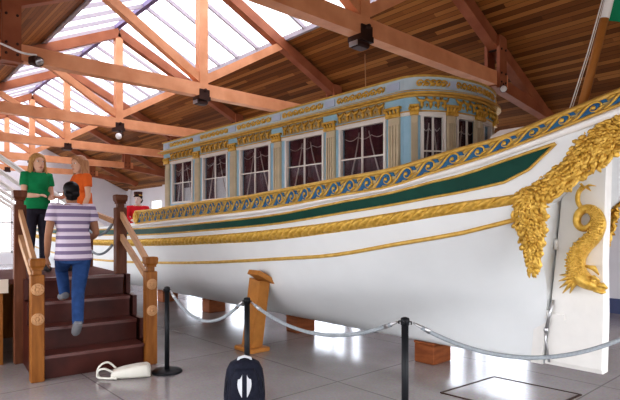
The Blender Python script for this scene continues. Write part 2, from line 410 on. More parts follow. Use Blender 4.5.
cF = curve(KO['F'], [(100, 228), (150, 222), (210, 214.6), (250, 210.3), (280, 206.3), (340, 195.5), (400, 184.5), (440, 170.8), (460, 165), (500, 152), (560, 129), (618, 106)], bow)
cA = curve(KO['A'], [(100, 214), (150, 210.5), (210, 201.5), (250, 196.5), (280, 191), (340, 179.5), (400, 168), (440, 156), (460, 150), (500, 139), (560, 115.5), (618, 92)], bow)
cG1 = curve(KO['G1'], [(100, 229.6), (150, 228), (210, 222.5), (250, 218.3), (280, 214.3), (340, 202.5), (400, 191), (440, 180.3), (460, 176), (500, 162.5), (540, 149)], bow)
cG2 = curve(KO['G2'], [(100, 235), (150, 234.5), (210, 230), (250, 226.5), (280, 223.3), (340, 213.5), (400, 203.6), (440, 196), (460, 192.5), (500, 183.5), (540, 175)], bow)
cR1 = curve(KO['R1'], [(100, 239.5), (150, 238.6), (210, 235), (250, 231.8), (280, 228.5), (340, 221), (400, 211.4), (440, 205), (460, 202), (500, 196.5), (530, 192)], bow)
cR2 = curve(KO['R2'], [(100, 245.5), (150, 246), (210, 244), (250, 242), (280, 239.6), (340, 232), (400, 223.3), (440, 216.4), (460, 213.4), (500, 207), (530, 202)], bow)
cC = curve(KO['C'], [(100, 260), (150, 262.6), (210, 262.3), (250, 260.5), (280, 258.8), (340, 254.3), (400, 243.6), (440, 237), (460, 233.4), (500, 223.6), (530, 216)], bow)
cL = None
def P3(c, X): y, z = c(X); return Vector((X, y, z))
def band(c1, c2, X, t, off=0.0):
    a = P3(c1, X); b = P3(c2, X); p = a.lerp(b, t); p.y -= off; return p
XFE = -8.85           # the raised frieze ends here
barge = thing('royal_barge', 'white and gold royal rowing barge with green side panel and glazed blue cabin', 'boat', (0, 0, 0))

# lower body stations below line C : (y1,z1),(y2,z2),(y3,z3)
sx = [-24, -22, -19, -15, -11, -8, -5, -3.5, -2.6, -2.1]
q1y = cr(sx, [5.19, 5.05, 4.72, 4.32, 4.12, 4.10, 4.12, 4.36, 4.70, 4.93]); q1z = cr(sx, [1.3, 1.0, .85, .72, .66, .70, .86, 1.0, 1.14, 1.22])
q2y = cr(sx, [5.19, 5.12, 4.96, 4.72, 4.58, 4.58, 4.62, 4.86, 5.04, 5.09]); q2z = cr(sx, [1.0, .72, .56, .44, .41, .42, .47, .60, .72, .78])
q3y = cr(sx, [5.19, 5.16, 5.12, 5.09, 5.08, 5.08, 5.08, 5.10, 5.12, 5.13]); q3z = cr(sx, [.7, .42, .30, .26, .26, .26, .26, .26, .26, .26])
def lowz_top(X): return cA(X)[1] if X > XFE else cF(X)[1]+.02
def section(X, last=False):
    pts = [(YA(X), lowz_top(X)), cF(X), cG1(X), cG2(X), cR1(X), cR2(X), cC(X)]
    seq = [cC(X), (q1y(X), q1z(X)), (q2y(X), q2z(X)), (q3y(X), q3z(X))]
    c = cR2(X)
    sm = smooth_path([(0, *c), (0, *seq[0]), (0, *seq[1]), (0, *seq[2]), (0, *seq[3])], 5)[5:]
    pts = pts[:-1]+[(p.y, p.z) for p in sm]
    out = []
    k = max(0, min(1, (X+2.9)/.8))
    zc_ = cC(X)[1]
    for y, z in pts: out.append(Vector((X+k*.10*min(0, z-zc_), y, z)))
    out.append(Vector((out[-1].x, YC, out[-1].z)))
    return out
XS = list(np.linspace(-24, -9.2, 28))+list(np.linspace(-8.86, -3, 40))+list(np.linspace(-2.85, -2.1, 9))
mb = MB()
secs = [section(x) for x in XS]
# full ring: near side down to keel, then far side up
def full(s_): return s_+[Vector((p.x, 2*YC-p.y, p.z)) for p in reversed(s_[:-1])]
mb.loft([full(s_) for s_ in secs], caps=False, closed=False)
# stern face between the two quarters below the counter
e = secs[-1]
mb.grid([[p, Vector((p.x, 2*YC-p.y, p.z))] for p in e[:-1]], smooth=False)
# counter (overhanging stern)
lowpx = [(553, 197), (573, 181), (601, 162), (620, 147)]
lw = [hit(a, b, .10) for a, b in lowpx]
lz = cr([p.x for p in lw], [p.z for p in lw])
def csec(X):
    A = Vector((X, YA(X), cA(X)[1])); zl = min(lz(X), A.z-.12); Lw = Vector((X, YA(X)+.10, zl))
    mid = [A.lerp(Lw, t) for t in (0, .3, .6, .9)]
    return mid+[Lw, Vector((X, lerp(Lw.y, YC, .12), zl+.03)), Vector((X, lerp(Lw.y, YC, .5), min(A.z-.14, zl+.17))), Vector((X, YC, min(A.z-.13, zl+.23)))]
cs = [csec(x) for x in np.linspace(-2.1, -.45, 14)]
mb.loft([full(s_) for s_ in cs], caps=False, closed=False)
e = cs[-1]; mb.grid([[p, Vector((p.x, 2*YC-p.y, p.z))] for p in e[:-1]], smooth=False)
hull = mb.build('hull', M['hull'], barge)
# deck inside
dk = []
for X in XS+[-1.6, -1.0, -.5]:
    z = (cA(X)[1]-.10) if X > XFE else cF(X)[1]-.42
    y = YA(X)+.03+(.08 if X < XFE else 0)
    dk.append([Vector((X, y, z)), Vector((X, YC, z+.03)), Vector((X, 2*YC-y, z))])
MB().grid(dk, smooth=False).build('deck', M['rail'], barge)
def strip(c1, c2, X0, X1, n, name, m, off, parent=None, t0=0., t1=1., th=.012, mirror=True, label=None, round_=False):
    b = MB(); rings = []
    for X in np.linspace(X0, X1, n):
        a0 = band(c1, c2, X, t0, 0.); b0 = band(c1, c2, X, t1, 0.)
        a1 = band(c1, c2, X, t0, off); b1 = band(c1, c2, X, t1, off)
        if round_:
            r = [a0+Vector((0, .02, 0))]+[a1.lerp(b1, t)+Vector((0, -off*.9*math.sin(PI*t), 0)) for t in (0, .25, .5, .75, 1)]+[b0+Vector((0, .02, 0))]
        else: r = [a0+Vector((0, .02, 0)), a1, b1, b0+Vector((0, .02, 0))]
        rings.append(r)
    b.loft(rings, smooth=round_)
    if mirror: b.mirror_y(YC)
    return b.build(name, m, parent or barge, label)
XST = -.5
# frieze ground, gold borders, white moulding, green panel, borders
strip(cA, cF, XFE, XST, 70, 'gunwale_frieze', M['paleg'], .018)
def edge_tube(c, X0, X1, n, r, name, m, dz=0.0, off=.02, c2=None, t=0.):
    b = MB()
    pts = [(band(c, c2, X, t, off) if c2 else P3(c, X)+Vector((0, -off, 0)))+Vector((0, 0, dz)) for X in np.linspace(X0, X1, n)]
    b.tube(pts, r, 8); b.mirror_y(YC)
    return b.build(name, m, barge)
edge_tube(cA, XFE-.02, XST, 70, .024, 'cap_rail', M['goldflat'], 0.0, .012)
edge_tube(cF, XFE-.02, XST, 70, .016, 'gold_moulding', M['goldflat'], 0, .022)
strip(cF, cG1, -23.5, XST, 100, 'white_moulding', M['bright'], .03, t0=.12, t1=.62, round_=True)
XG = hit(519, 178, .05).x       # lower corner of the green panel
XT = hit(556, 143.6, .03).x     # its pointed tip
def gtop(X): return cG1(X)
def gbot(X):
    if X <= XG: return cG2(X)
    k = (X-XG)/(XT-XG); a = cG2(XG); b = cG1(XT)
    zz = lerp(a[1], b[1], k**1.05); return (YA(X)+.04, zz)
strip(gtop, gbot, -23.5, XT, 110, 'green_panel', M['green'], .012, t0=.02, t1=.98)
b = MB()
for c in (gtop, gbot):
    b.tube([P3(c, X)+Vector((0, -.014, 0)) for X in np.linspace(-23.5, XT, 110)], .013, 6)
b.mirror_y(YC); b.build('panel_border', M['goldflat'], barge)
# second, small green panel close to the stern end
XQ = hit(614, 112, .02).x
def g2t(X): y, z = cF(X); return (y+.005, z-.05)
def g2b(X): y, z = cF(X); return (y+.03, max(lz(X)+.14, z-.05-.10*max(0, (X-XQ))/.08) if X < XQ+.12 else lz(X)+.14)
strip(g2t, g2b, XQ, XST-.05, 12, 'green_panel', M['green'], .016)
b = MB()
pp = [P3(g2t, X) for X in np.linspace(XQ, XST-.05, 10)]+[P3(g2b, X) for X in reversed(np.linspace(XQ, XST-.05, 10))]
b.tube([p+Vector((0, -.02, 0)) for p in pp+[pp[0]]], .015, 6); b.mirror_y(YC); b.build('panel_border', M['goldflat'], barge)

# rope-carved wale
b = MB(); XR1 = hit(524, 200, .08).x
n = 2200; g = []
for i in range(n+1):
    X = lerp(-23.4, XR1, i/n); row = []
    for j in range(9):
        t = j/8
        ph = (X*8.5 + t*1.3)
        rdg = abs(math.sin(ph*PI))**.7
        prof = math.sin(PI*min(max(t, .0), 1))**.5 if 0 < t < 1 else 0
        row.append(band(cR1, cR2, X, t, .004+prof*(.006+.052*rdg)))
    g.append(row)
b.grid(g); b.mirror_y(YC); b.build('rope_moulding', M['gold'], barge)
edge_tube(cC, -23.4, hit(521, 217.5, .16).x, 90, .021, 'gold_line', M['goldflat'], 0, .006)

# running scroll relief on the gunwale frieze
bl = MB(); gd = MB(); L = .215; X = XFE+.22
def fz(X, t, off): return band(cA, cF, X, t, off)
while X < XST-.1:
    # blue wave leaf
    sh = [(-.10, .90), (-.085, .50), (-.035, .22), (.03, .12), (.10, .20), (.115, .45), (.075, .40), (.055, .46), (.065, .66), (.02, .88), (-.03, .80), (-.05, .92)]
    top = [fz(X+u, t, .030) for u, t in sh]; bot = [fz(X+u, t, .016) for u, t in sh]
    bl.loft([bot, top], smooth=False)
    # gold running S with curled end
    pts = []
    for k in range(31):
        s_ = k/30
        if s_ < .6:
            q = s_/.6; u = lerp(-.125, .02, q); t = lerp(.86, .14, .5-.5*math.cos(PI*q))
        else:
            q = (s_-.6)/.4; an = PI/2-q*1.7*PI; r = lerp(.060, .022, q); u = .025+r*math.cos(an); t = .14+(.060-r*math.sin(an))/.15*1.0
        pts.append(fz(X+u, min(max(t, .1), .9), .032))
    gd.tube(pts, [.005+.007*math.sin(PI*min(1, k/30+.15)) for k in range(31)], 6)
    gd.ell(fz(X+.018, .5, .034), (.020, .012, .020), 8, 5)
    gd.tube([fz(X-.10, .35, .03), fz(X-.075, .22, .034), fz(X-.035, .16, .03)], [.004, .014, .004], 6)
    gd.tube([fz(X+.03, .88, .03), fz(X+.06, .72, .034), fz(X+.10, .62, .03)], [.004, .013, .004], 6)
    X += L
bl.mirror_y(YC); gd.mirror_y(YC)
bl.build('blue_leaf_relief', M['blue'], barge); gd.build('gilt_scroll_relief', M['gold'], barge)
# volute closing the forward end of the frieze
b = MB(); c = fz(XFE+.07, .5, .03)
pts = []
for k in range(40):
    a = k/39*4.6*PI; r = .015+.085*k/39
    pts.append(c+Vector((-r*math.cos(a), -.01, r*math.sin(a))))
b.tube(pts, [.012+.012*k/39 for k in range(40)], 7); b.ell(c+Vector((0, -.015, 0)), (.03, .02, .03))
b.mirror_y(YC); b.build('frieze_volute', M['gold'], barge)

# big carved stern ornament : acanthus and garland running down the counter edge, ending in a pendant
def carve(spine, seed, name, parent, mirror=True, dens=1.0):
    rnd = random.Random(seed); b = MB()
    P = [hit(px, py, kk) for px, py, hw, kk in spine]; Wd = [hw/FPX*(P[i]-Vector((0, 0, EYE))).dot(F0) for i, (px, py, hw, kk) in enumerate(spine)]
    path = smooth_path(P, 10); n = len(path)
    ws = []
    for i in range(len(P)-1):
        for j in range(10): ws.append(lerp(Wd[i], Wd[i+1], j/10))
    ws.append(Wd[-1])
    out = Vector((-.1, -1, -.12)).normalized()
    rows = []
    for i, p in enumerate(path):
        t = (path[min(i+1, n-1)]-path[max(i-1, 0)]).normalized(); sd = t.cross(out).normalized()
        row = []
        for j in range(13):
            u = -1+2*j/12; wob = 1+.22*math.sin(i*.9+seed)*abs(u)
            h = .01+.05*(1-abs(u)**2.2)+.016*math.sin(i*1.7+j*2.1)*math.cos(j*1.3+i*.6)
            row.append(p+sd*(u*ws[i]*wob)+out*(h if abs(u) < 1 else -.03))
        rows.append(row)
    b.grid(rows)
    # overlapping acanthus leaves lying along the flow, with rosettes between
    for i in range(0, n):
        t = (path[min(i+1, n-1)]-path[max(i-1, 0)]).normalized(); sd = t.cross(out).normalized()
        m_ = max(2, int(ws[i]*2/.040*dens))
        for j in range(m_):
            u = -1+2*(j+.5)/m_+rnd.uniform(-.12, .12)
            c = path[i]+sd*(u*ws[i]*.92)+out*(.05*(1-abs(u)**2.2)+.012)
            ang = u*.75+rnd.uniform(-.5, .5); dr = (t*math.cos(ang)+sd*math.sin(ang)).normalized(); sd2 = out.cross(dr)
            ln = rnd.uniform(.045, .080)*min(1, ws[i]/.06+.3); wd_ = ln*rnd.uniform(.22, .34)
            if rnd.random() < .13:
                for q in range(5): b.ell(c+(dr*math.cos(q*1.257)+sd2*math.sin(q*1.257))*ln*.22, (ln*.17,)*3, 6, 4)
                b.ell(c+out*.008, (ln*.14,)*3, 6, 4)
            else:
                pts = [c, c+dr*ln*.35+out*ln*.12, c+dr*ln*.75+out*ln*.14, c+dr*ln]
                b.tube(pts, [wd_*.5, wd_, wd_*.75, wd_*.15], 6, .45, ref=tuple(sd2))
    # rolled borders and large rosettes
    for e in (-1, 1):
        pts = []
        for i in range(n):
            t = (path[min(i+1, n-1)]-path[max(i-1, 0)]).normalized(); sd = t.cross(out).normalized()
            pts.append(path[i]+sd*(e*ws[i]*(.98+.10*math.sin(i*.9)))+out*(.018+.008*math.sin(i*.9)))
        b.tube(pts, [max(.008, min(.017, w_*.2)) for w_ in ws], 7)
    for i in range(4, n-3, 8):
        t = (path[i+1]-path[i-1]).normalized(); sd = t.cross(out).normalized(); c = path[i]+out*.065; R_ = min(.052, ws[i]*.62)
        for q in range(7):
            a = q*2*PI/7; dr = t*math.cos(a)+sd*math.sin(a)
            b.tube([c+dr*R_*.25, c+dr*R_*.65+out*R_*.2, c+dr*R_*1.05], [R_*.16, R_*.34, R_*.10], 7, .5, ref=tuple(out.cross(dr)))
        b.ell(c+out*R_*.15, (R_*.27,)*3, 8, 6)
    if mirror: b.mirror_y(YC)
    return b.build(name, M['gold'], parent)
carve([(655, 118, 13, .06), (632, 131, 13, .07), (612, 131, 19, .07), (591, 148, 21, .08), (571, 169, 14, .09), (552, 185, 12, .09), (529, 200, 10, .09)], 3, 'stern_garland', barge)
carve([(534, 190, 16, .08), (529, 205, 17, .09), (531, 223, 15, .12), (533.5, 242, 10, .16), (534.5, 257, 6, .19), (535, 272, 4, .21)], 5, 'quarter_pendant', barge)

# sternpost, rudder and its dolphin
def plate(poly, y0, y1, name, m, parent, bev=.015):
    c = sum((Vector((p[0], 0, p[1])) for p in poly), Vector())/len(poly); b = MB()
    def ring(y, k): return [Vector((p[0]+(c.x-p[0])*k, y, p[1]+(c.z-p[1])*k)) for p in poly]
    b.loft([ring(y0, .04), ring(y0+bev, 0), ring(y1-bev, 0), ring(y1, .04)], smooth=False)
    return b.build(name, m, parent)
plate([(-2.36, .255), (-2.245, .255), (-2.10, 1.75), (-2.09, 1.95), (-2.2, 1.95)], 5.105, 5.295, 'sternpost', M['white'], barge)
rud = plate([(-2.225, .265), (-1.70, .265), (-1.685, .8), (-1.69, 1.3), (-1.68, 1.62), (-1.66, 2.26), (-1.99, 2.2), (-2.065, 1.9)], 5.12, 5.28, 'rudder', M['white'], barge)
for z in (.75, 1.45):
    b = MB(); x = -2.235+.105*(z-.26); b.box(x-.14, x+.16, 5.095, 5.305, z-.025, z+.025); b.tube([(x+.012, 5.09, z-.05), (x+.012, 5.09, z+.05)], .02, 8)
    b.build('rudder_hinge', M['white'], rud)
b = MB(); a = on_y(553, 300, 5.08); c = on_y(546, 330, 5.08); d = on_y(549, 362, 5.08)
b.tube([a, c], .016, 6); b.tube([c, on_y(545.5, 340, 5.08), d], .012, 6); b.ell(c, (.025, .02, .035))
b.build('rudder_chain', M['steel'], rud)
# dolphin : spiralling tail, scaled body, finned head
YD = 5.06
pth = [(583, 187), (578.5, 193), (578, 202), (583, 209), (590, 211), (594.5, 218), (591, 226), (584, 228.5), (578.5, 223.5), (579.5, 214), (587, 208.5), (596, 213), (599.5, 224), (594, 236), (583, 247), (576.5, 258), (577, 270), (583, 279), (592, 284), (600, 287.5), (605, 289)]
rr = [3, 2.6, 2.6, 2.8, 3, 3.2, 3.5, 3.8, 4.2, 4.6, 5.2, 6, 7, 8.3, 9.4, 10, 10.2, 9.8, 8.0, 5.0, 2.5]
sc = 5.4/FPX
dy = [0, 0, 0, 0, -.01, -.02, -.03, -.03, -.03, -.02, .0, .0, 0, 0, 0, 0, 0, 0, 0, 0, 0]
pp = smooth_path([on_y(px, py, YD)+Vector((0, q, 0)) for (px, py), q in zip(pth, dy)], 5)
rads = [lerp(rr[min(i//5, 20)], rr[min(i//5+1, 20)], (i % 5)/5)*sc for i in range(len(pp))]
b = MB(); b.tube(pp, rads, 14, .75, ref=(0, 1, 0))
# scales as small overlapping bosses on the body
for i in range(52, 84):
    t = (pp[i+1]-pp[i-1]).normalized(); sd = t.cross(Vector((0, 1, 0))).normalized()
    for j in range(-2, 3):
        an = (j+(.5 if i % 2 else 0))*.30
        c = pp[i]+sd*math.sin(an)*rads[i]+Vector((0, -1, 0))*math.cos(an)*rads[i]*.98
        b.ell(c, (.013, .007, .013), 6, 4)
# tail flukes
tt = on_y(584, 187, YD)
for ex, ey in ((596, 186), (591, 191), (579, 184)):
    e_ = on_y(ex, ey, YD-.03); b.tube([tt, tt.lerp(e_, .5)+Vector((0, -.01, .012)), e_], [.018, .030, .006], 7, .4, ref=(0, 1, 0))
# head crest fins
hd = on_y(582, 277, YD)
for ex, ey in ((560, 275), (559, 281), (560, 287.5), (563, 293), (570, 293)):
    e_ = on_y(ex, ey, YD-.02); b.tube([hd, hd.lerp(e_, .5)+Vector((0, -.04, .012)), e_], [.035, .046, .010], 8, .45, ref=(0, 1, 0))
b.ell(on_y(593, 280.5, YD-.06), (.022, .02, .018), 8, 6)            # brow / eye
b.tube([on_y(589, 277, YD-.05), on_y(594, 276.5, YD-.07), on_y(600, 281, YD-.05)], [.008, .014, .006], 6)
b.tube([on_y(596, 286, YD-.03), on_y(603, 285, YD-.05), on_y(607, 288.5, YD-.03)], [.02, .024, .012], 7)
b.tube([on_y(594, 290, YD-.02), on_y(602, 292.5, YD-.03), on_y(606, 292, YD-.02)], [.018, .018, .009], 7)
b.tube([on_y(585, 266, YD-.06), on_y(594, 268, YD-.08), on_y(599, 275, YD-.05)], [.012, .026, .006], 7, .5)
b.build('gilded_dolphin', M['gold'], rud)
# white hatch box seen over the gunwale aft of the cabin
b = MB(); b.cbox((-2.28, 5.0, 2.2), .42, 1.0, .33, .0, .05); b.build('hatch_cover', M['white'], barge)

# ------------------------------------------------------------------ cabin
KS = 1.0233; CW = .8; XC0, XC1, EL = -8.77*KS, -3.35*KS, .43
ZB, ZT = 1.86, 3.21
def plan(off):
    """outline of the cabin offset outward, near front corner round the stern to far front corner; list of (x,y)"""
    pts = [(XC0-off, YC-CW-off)]
    for x in np.linspace(XC0+.3, XC1-.05, 12): pts.append((x, YC-CW-off))
    for k in range(0, 33):
        th = -PI/2+PI*k/32
        pts.append((XC1+(EL+off)*math.cos(th), YC+(CW+off)*math.sin(th)))
    for x in np.linspace(XC1-.05, XC0+.3, 12): pts.append((x, YC+CW+off))
    pts.append((XC0-off, YC+CW+off))
    return pts
def sweep(prof, smooth=False):
    """closed profile of (offset, z) carried round the cabin"""
    rs = []
    outl = [plan(o) for o, z in prof]
    for i in range(len(outl[0])): rs.append([Vector((outl[k][i][0], outl[k][i][1], prof[k][1])) for k in range(len(prof))])
    rs.append(rs[0]); return MB().loft(rs, caps=False, smooth=smooth)
# stern facets
def ell_pt(th, off=0.): return Vector((XC1+(EL+off)*math.cos(th), YC+(CW+off)*math.sin(th), 0))
def th_for_y(y): return math.asin(max(-1, min(1, (y-YC)/CW)))
side_w = [(a*KS, c*KS) for a, c in [(-8.46, -7.75), (-7.39, -6.68), (-6.32, -5.61), (-5.25, -4.54), (-4.245, -3.57)]]
def y_for_ratio(r):
    best = None
    for k in range(2001):
        th = -PI/2+PI*.6*k/2000; p = ell_pt(th)
        if best is None or abs(p.x/p.y-r) < best[0]: best = (abs(p.x/p.y-r), p.y)
    return best[1]
sw_ = [y_for_ratio(r) for r in (-.722, -.662, -.628, -.577)]
stern_w = [(sw_[0], sw_[1]), (sw_[2], sw_[3]), (2*YC-sw_[3], 2*YC-sw_[2]), (2*YC-sw_[1], 2*YC-sw_[0])]
print('stern windows', stern_w)
WB, WT = 2.08, 2.80
cw = MB(); T = .06
for sy in (0, 1):
    y0, y1 = (YC-CW, YC-CW+T) if sy == 0 else (YC+CW-T, YC+CW)
    x = XC0
    for a, c in side_w:
        cw.box(x, a, y0, y1, ZB, ZT-.02); cw.box(a, c, y0, y1, ZB, WB); cw.box(a, c, y0, y1, WT, ZT-.02); x = c
    cw.box(x, XC1+.02, y0, y1, ZB, ZT-.02)
cw.box(XC0, XC0+T, YC-CW, YC+CW, ZB, ZT-.02)
def curved(y0, y1, z0, z1, o0=-T, o1=0., n=5):
    rs = []
    for k in range(n):
        th = th_for_y(lerp(y0, y1, k/(n-1)))
        a = ell_pt(th, o0); c = ell_pt(th, o1)
        rs.append([Vector((a.x, a.y, z0)), Vector((c.x, c.y, z0)), Vector((c.x, c.y, z1)), Vector((a.x, a.y, z1))])
    return rs
yy = YC-CW+.001
for a, c in stern_w+[(YC+CW-.001, YC+CW-.001)]:
    cw.loft(curved(yy, a, ZB, ZT-.02, n=7), smooth=False)
    if c > a:
        cw.loft(curved(a, c, ZB, WB), smooth=False); cw.loft(curved(a, c, WT, ZT-.02), smooth=False)
    yy = c
cab = cw.build('cabin_wall', M['cyan'], barge, 'pale blue cabin wall with white and gold trim')
# roof
rp = plan(.03); top = MB()
rows = [[Vector((x, lerp(YC, y, s_), ZT+.07*(1-s_*s_))) if 0 else Vector((lerp(-6, x, s_), lerp(YC, y, s_), ZT+.06*(1-s_**3))) for s_ in (0, .35, .7, .9, 1)] for x, y in rp]
rows.append(rows[0]); top.grid(rows); top.build('cabin_roof', M['cream'], barge)
# entablature bands
def pband(o0, o1, z0, z1): return sweep([(o0, z0), (o1, z0), (o1, z1), (o0, z1)])
pband(-.02, .025, 3.065, 3.20).build('upper_frieze', M['cream'], barge)
c_ = pband(-.02, .045, 3.20, 3.218)
for o0, o1, z0, z1 in ((0, .045, 3.05, 3.066), (0, .10, 3.010, 3.034), (0, .05, 2.992, 3.010), (0, .028, 2.838, 2.850)):
    t_ = pband(o0, o1, z0, z1); c_.add(t_.v, t_.f)
c_.build('cornice', M['goldflat'], barge)
pband(0, .02, 2.85, 2.992).build('lower_frieze', M['cyan'], barge)
pband(0, .07, 3.034, 3.05).build('cornice_fillet', M['cyan'], barge)
pband(0, .025, 2.80, 2.835).build('window_head_moulding', M['white'], barge)
# frame iterators along the cabin outline: near side positions and stern positions
def side_frame(x, off=0., far=False):
    if far: return Vector((x, YC+CW+off, 0)), Vector((-1, 0, 0)), Vector((0, 1, 0))
    return Vector((x, YC-CW-off, 0)), Vector((1, 0, 0)), Vector((0, -1, 0))
def stern_frame(y, off=0.):
    th = th_for_y(y); p = ell_pt(th); t = Vector((-EL*math.sin(th), CW*math.cos(th), 0)).normalized(); nrm = Vector((t.y, -t.x, 0))
    return p+nrm*off, t, nrm
def fp(fr, u, z, o=0.): p, t, nn = fr; q = p+t*u+nn*o; return Vector((q.x, q.y, z))
def fbox(b, fr, u0, u1, z0, z1, o0, o1):
    vs = [fp(fr, u, z, o) for z in (z0, z1) for u, o in ((u0, o1), (u1, o1), (u1, o0), (u0, o0))]
    b.add(vs, [(3, 2, 1, 0), (4, 5, 6, 7), (0, 1, 5, 4), (1, 2, 6, 5), (2, 3, 7, 6), (3, 0, 4, 7)])
# reliefs
bay = 0
def tablet(fr, hw):
    p_ = MB(); fbox(p_, fr, -hw, hw, 3.09, 3.17, 0, .012); p_.build('frieze_tablet', M['tablet'], barge)
pil_x = [KS*q for q in (-8.64, -7.57, -6.50, -5.43, -4.40, -3.44)]
frs_u = []; grounds = []
for far in (False, True):
    for i in range(5):
        bay += 1; grounds.append((side_frame((pil_x[i]+pil_x[i+1])/2, .02, far), pil_x[i+1]-pil_x[i]-.26))
        a, c = pil_x[i]+.12, pil_x[i+1]-.12
        n_ = 7
        for k in range(n_):
            x = lerp(a, c, (k+.5)/n_); frs_u.append(('u', bay, side_frame(x, .025, far)))
        for k in range(6):
            x = lerp(a, c, (k+.5)/6); frs_u.append(('l', bay, side_frame(x, .02, far)))
    for x in pil_x: tablet(side_frame(x, .025, far), .085)
for y0, y1 in [(a-.03, c+.03) for a, c in stern_w]:
    bay += 1
    for k in range(5): frs_u.append(('u', bay, stern_frame(lerp(y0, y1, (k+.5)/5), .025)))
    for k in range(4): frs_u.append(('l', bay, stern_frame(lerp(y0, y1, (k+.5)/4), .02)))
mid1 = (stern_w[0][1]+stern_w[1][0])/2
for y in (mid1, YC, 2*YC-mid1): tablet(stern_frame(y, .025), .06)
UR = {}; LR = {}
for kind, bay, fr in frs_u:
    up_r = UR.setdefault(bay, MB()); lo_r = LR.setdefault(bay, MB())
    if kind == 'u':
        pts = []
        for k in range(12):
            a = k/11*2.1*PI; r = .040-.024*k/11; pts.append(fp(fr, -.012+r*math.cos(a), 3.13+r*math.sin(a), .008))
        up_r.tube(pts, .010, 5)
        up_r.tube([fp(fr, .02, 3.10, .006), fp(fr, .045, 3.12, .012), fp(fr, .055, 3.16, .006)], [.005, .014, .004], 5)
        up_r.ell(fp(fr, -.012, 3.13, .01), (.014, .012, .014), 6, 4)
    else:
        lo_r.tube([fp(fr, -.055, 2.985, .006), fp(fr, -.03, 2.95, .02), fp(fr, 0, 2.94, .026), fp(fr, .03, 2.95, .02), fp(fr, .055, 2.985, .006)], [.008, .014, .018, .014, .008], 6)
        lo_r.tube([fp(fr, 0, 2.945, .016), fp(fr, 0, 2.90, .022), fp(fr, 0, 2.865, .01)], [.016, .020, .006], 6)
        lo_r.ell(fp(fr, .052, 2.90, .012), (.012, .012, .022), 6, 4)
for k in UR: UR[k].build('upper_scroll_relief', M['gold'], barge); LR[k].build('festoon_relief', M['gold'], barge)
for fr, w_ in grounds:
    g_ = MB(); fbox(g_, fr, -w_/2, w_/2, 2.862, 2.985, -.002, .006); g_.build('festoon_ground', M['umber'], barge)
# pilasters with gilded capitals
def pilaster(fr, w):
    b = MB(); fbox(b, fr, -w/2, w/2, ZB, 2.80, -.01, .022)
    nfl = 4
    for k in range(nfl):
        u = lerp(-w/2, w/2, (k+.5)/nfl); fbox(b, fr, u-w*.075, u+w*.075, ZB+.02, 2.72, .02, .036)
    o = b.build('pilaster', M['pil'], barge)
    c = MB(); fbox(c, fr, -w*.62, w*.62, 2.80, 2.835, 0, .055); fbox(c, fr, -w*.70, w*.70, 2.885, 2.91, 0, .06)
    for u in (-w*.5, -w*.17, w*.17, w*.5):
        c.tube([fp(fr, u, 2.82, .03), fp(fr, u, 2.86, .045), fp(fr, u*1.1, 2.885, .062)], [.014, .020, .010], 6)
    for sg in (-1, 1): c.ell(fp(fr, sg*w*.6, 2.868, .055), (.020, .020, .020), 7, 5)
    c.build('capital', M['gold'], o)
for x in pil_x: pilaster(side_frame(x, 0.), .15)
for x in pil_x: pilaster(side_frame(x, 0., True), .15)
for y in (mid1, YC, 2*YC-mid1): pilaster(stern_frame(y, .0), .11 if abs(y-YC) > .1 else .15)
for y in ((YC-CW+stern_w[0][0])/2+.0, 2*YC-(YC-CW+stern_w[0][0])/2): pilaster(stern_frame(y, .0), .07)
# windows: white sash, pane, curtain, fringe
def cab_window(fr, w, refl, seed, arch=False):
    rnd = random.Random(seed); h0, h1 = WB-.0, WT; b = MB(); fw = .014
    fbox(b, fr, -w/2-.018, -w/2+fw, h0-.02, h1+.015, -.025, .022); fbox(b, fr, w/2-fw, w/2+.018, h0-.02, h1+.015, -.025, .022)
    fbox(b, fr, -w/2, w/2, h0-.02, h0+fw, -.025, .018); fbox(b, fr, -w/2, w/2, h1-fw, h1+.015, -.025, .02)
    fbox(b, fr, -.009, .009, h0, h1, -.014, .006); zm = lerp(h0, h1, .48); fbox(b, fr, -w/2, w/2, zm-.008, zm+.008, -.014, .004)
    o = b.build('cabin_window', M['white'], barge)
    g = MB(); fbox(g, fr, -w/2, w/2, h0, h1, -.03, -.024); g.build('pane', M['glass'], o)
    n_ = max(9, int(w/.03)); rows = []
    for z in np.linspace(h0-.02, h1+.01, 6):
        rows.append([fp(fr, lerp(-w/2-.01, w/2+.01, k/n_), z, -.062+.018*math.sin(k*1.9+seed)) for k in range(n_+1)])
    MB().grid(rows).build('curtain', M['maroon'], o)
    f = MB(); zt = h1-.12
    # scalloped valance fringe and two draped edges
    pts = [fp(fr, lerp(-w/2+.03, w/2-.03, k/24), zt-.035*abs(math.sin(k/24*3*PI)), -.040) for k in range(25)]
    f.tube(pts, .0055, 5)
    for sg in (-1, 1):
        x0 = sg*w*.10; x1 = sg*w*.42
        if sg < 0: x0, x1 = -w*.12, -w*.36
        pts = [fp(fr, lerp(x0, x1, s_**1.2), lerp(zt+.05, h0, s_), -.040) for s_ in np.linspace(0, 1, 7)]
        f.tube(pts, [.008, .008, .009, .010, .011, .011, .010], 5)
    f.build('curtain_fringe', M['fringe'], o)
    if refl:
        sm = MB(); rows = []
        for z in np.linspace(h0-.03, lerp(h0, h1, refl), 5):
            rows.append([fp(fr, lerp(-w*.02, w*.40, k/10), z, -.040+.006*math.sin(k*2.4)) for k in range(11)])
        sm.grid(rows); sm.build('reflection_sheet', M['reflection'], o)  # pale sheet behind the glass, painted as a reflection
for i, (a, c) in enumerate(side_w):
    cab_window(side_frame((a+c)/2), c-a, (.35, .5, 0, 0, 0)[i], i)
    cab_window(side_frame((a+c)/2, 0, True), c-a, 0, i+9)
for i, (a, c) in enumerate(stern_w):
    fr = stern_frame((a+c)/2, -.012); wv = (ell_pt(th_for_y(c))-ell_pt(th_for_y(a))).length
    cab_window(fr, wv, 0, i+20)

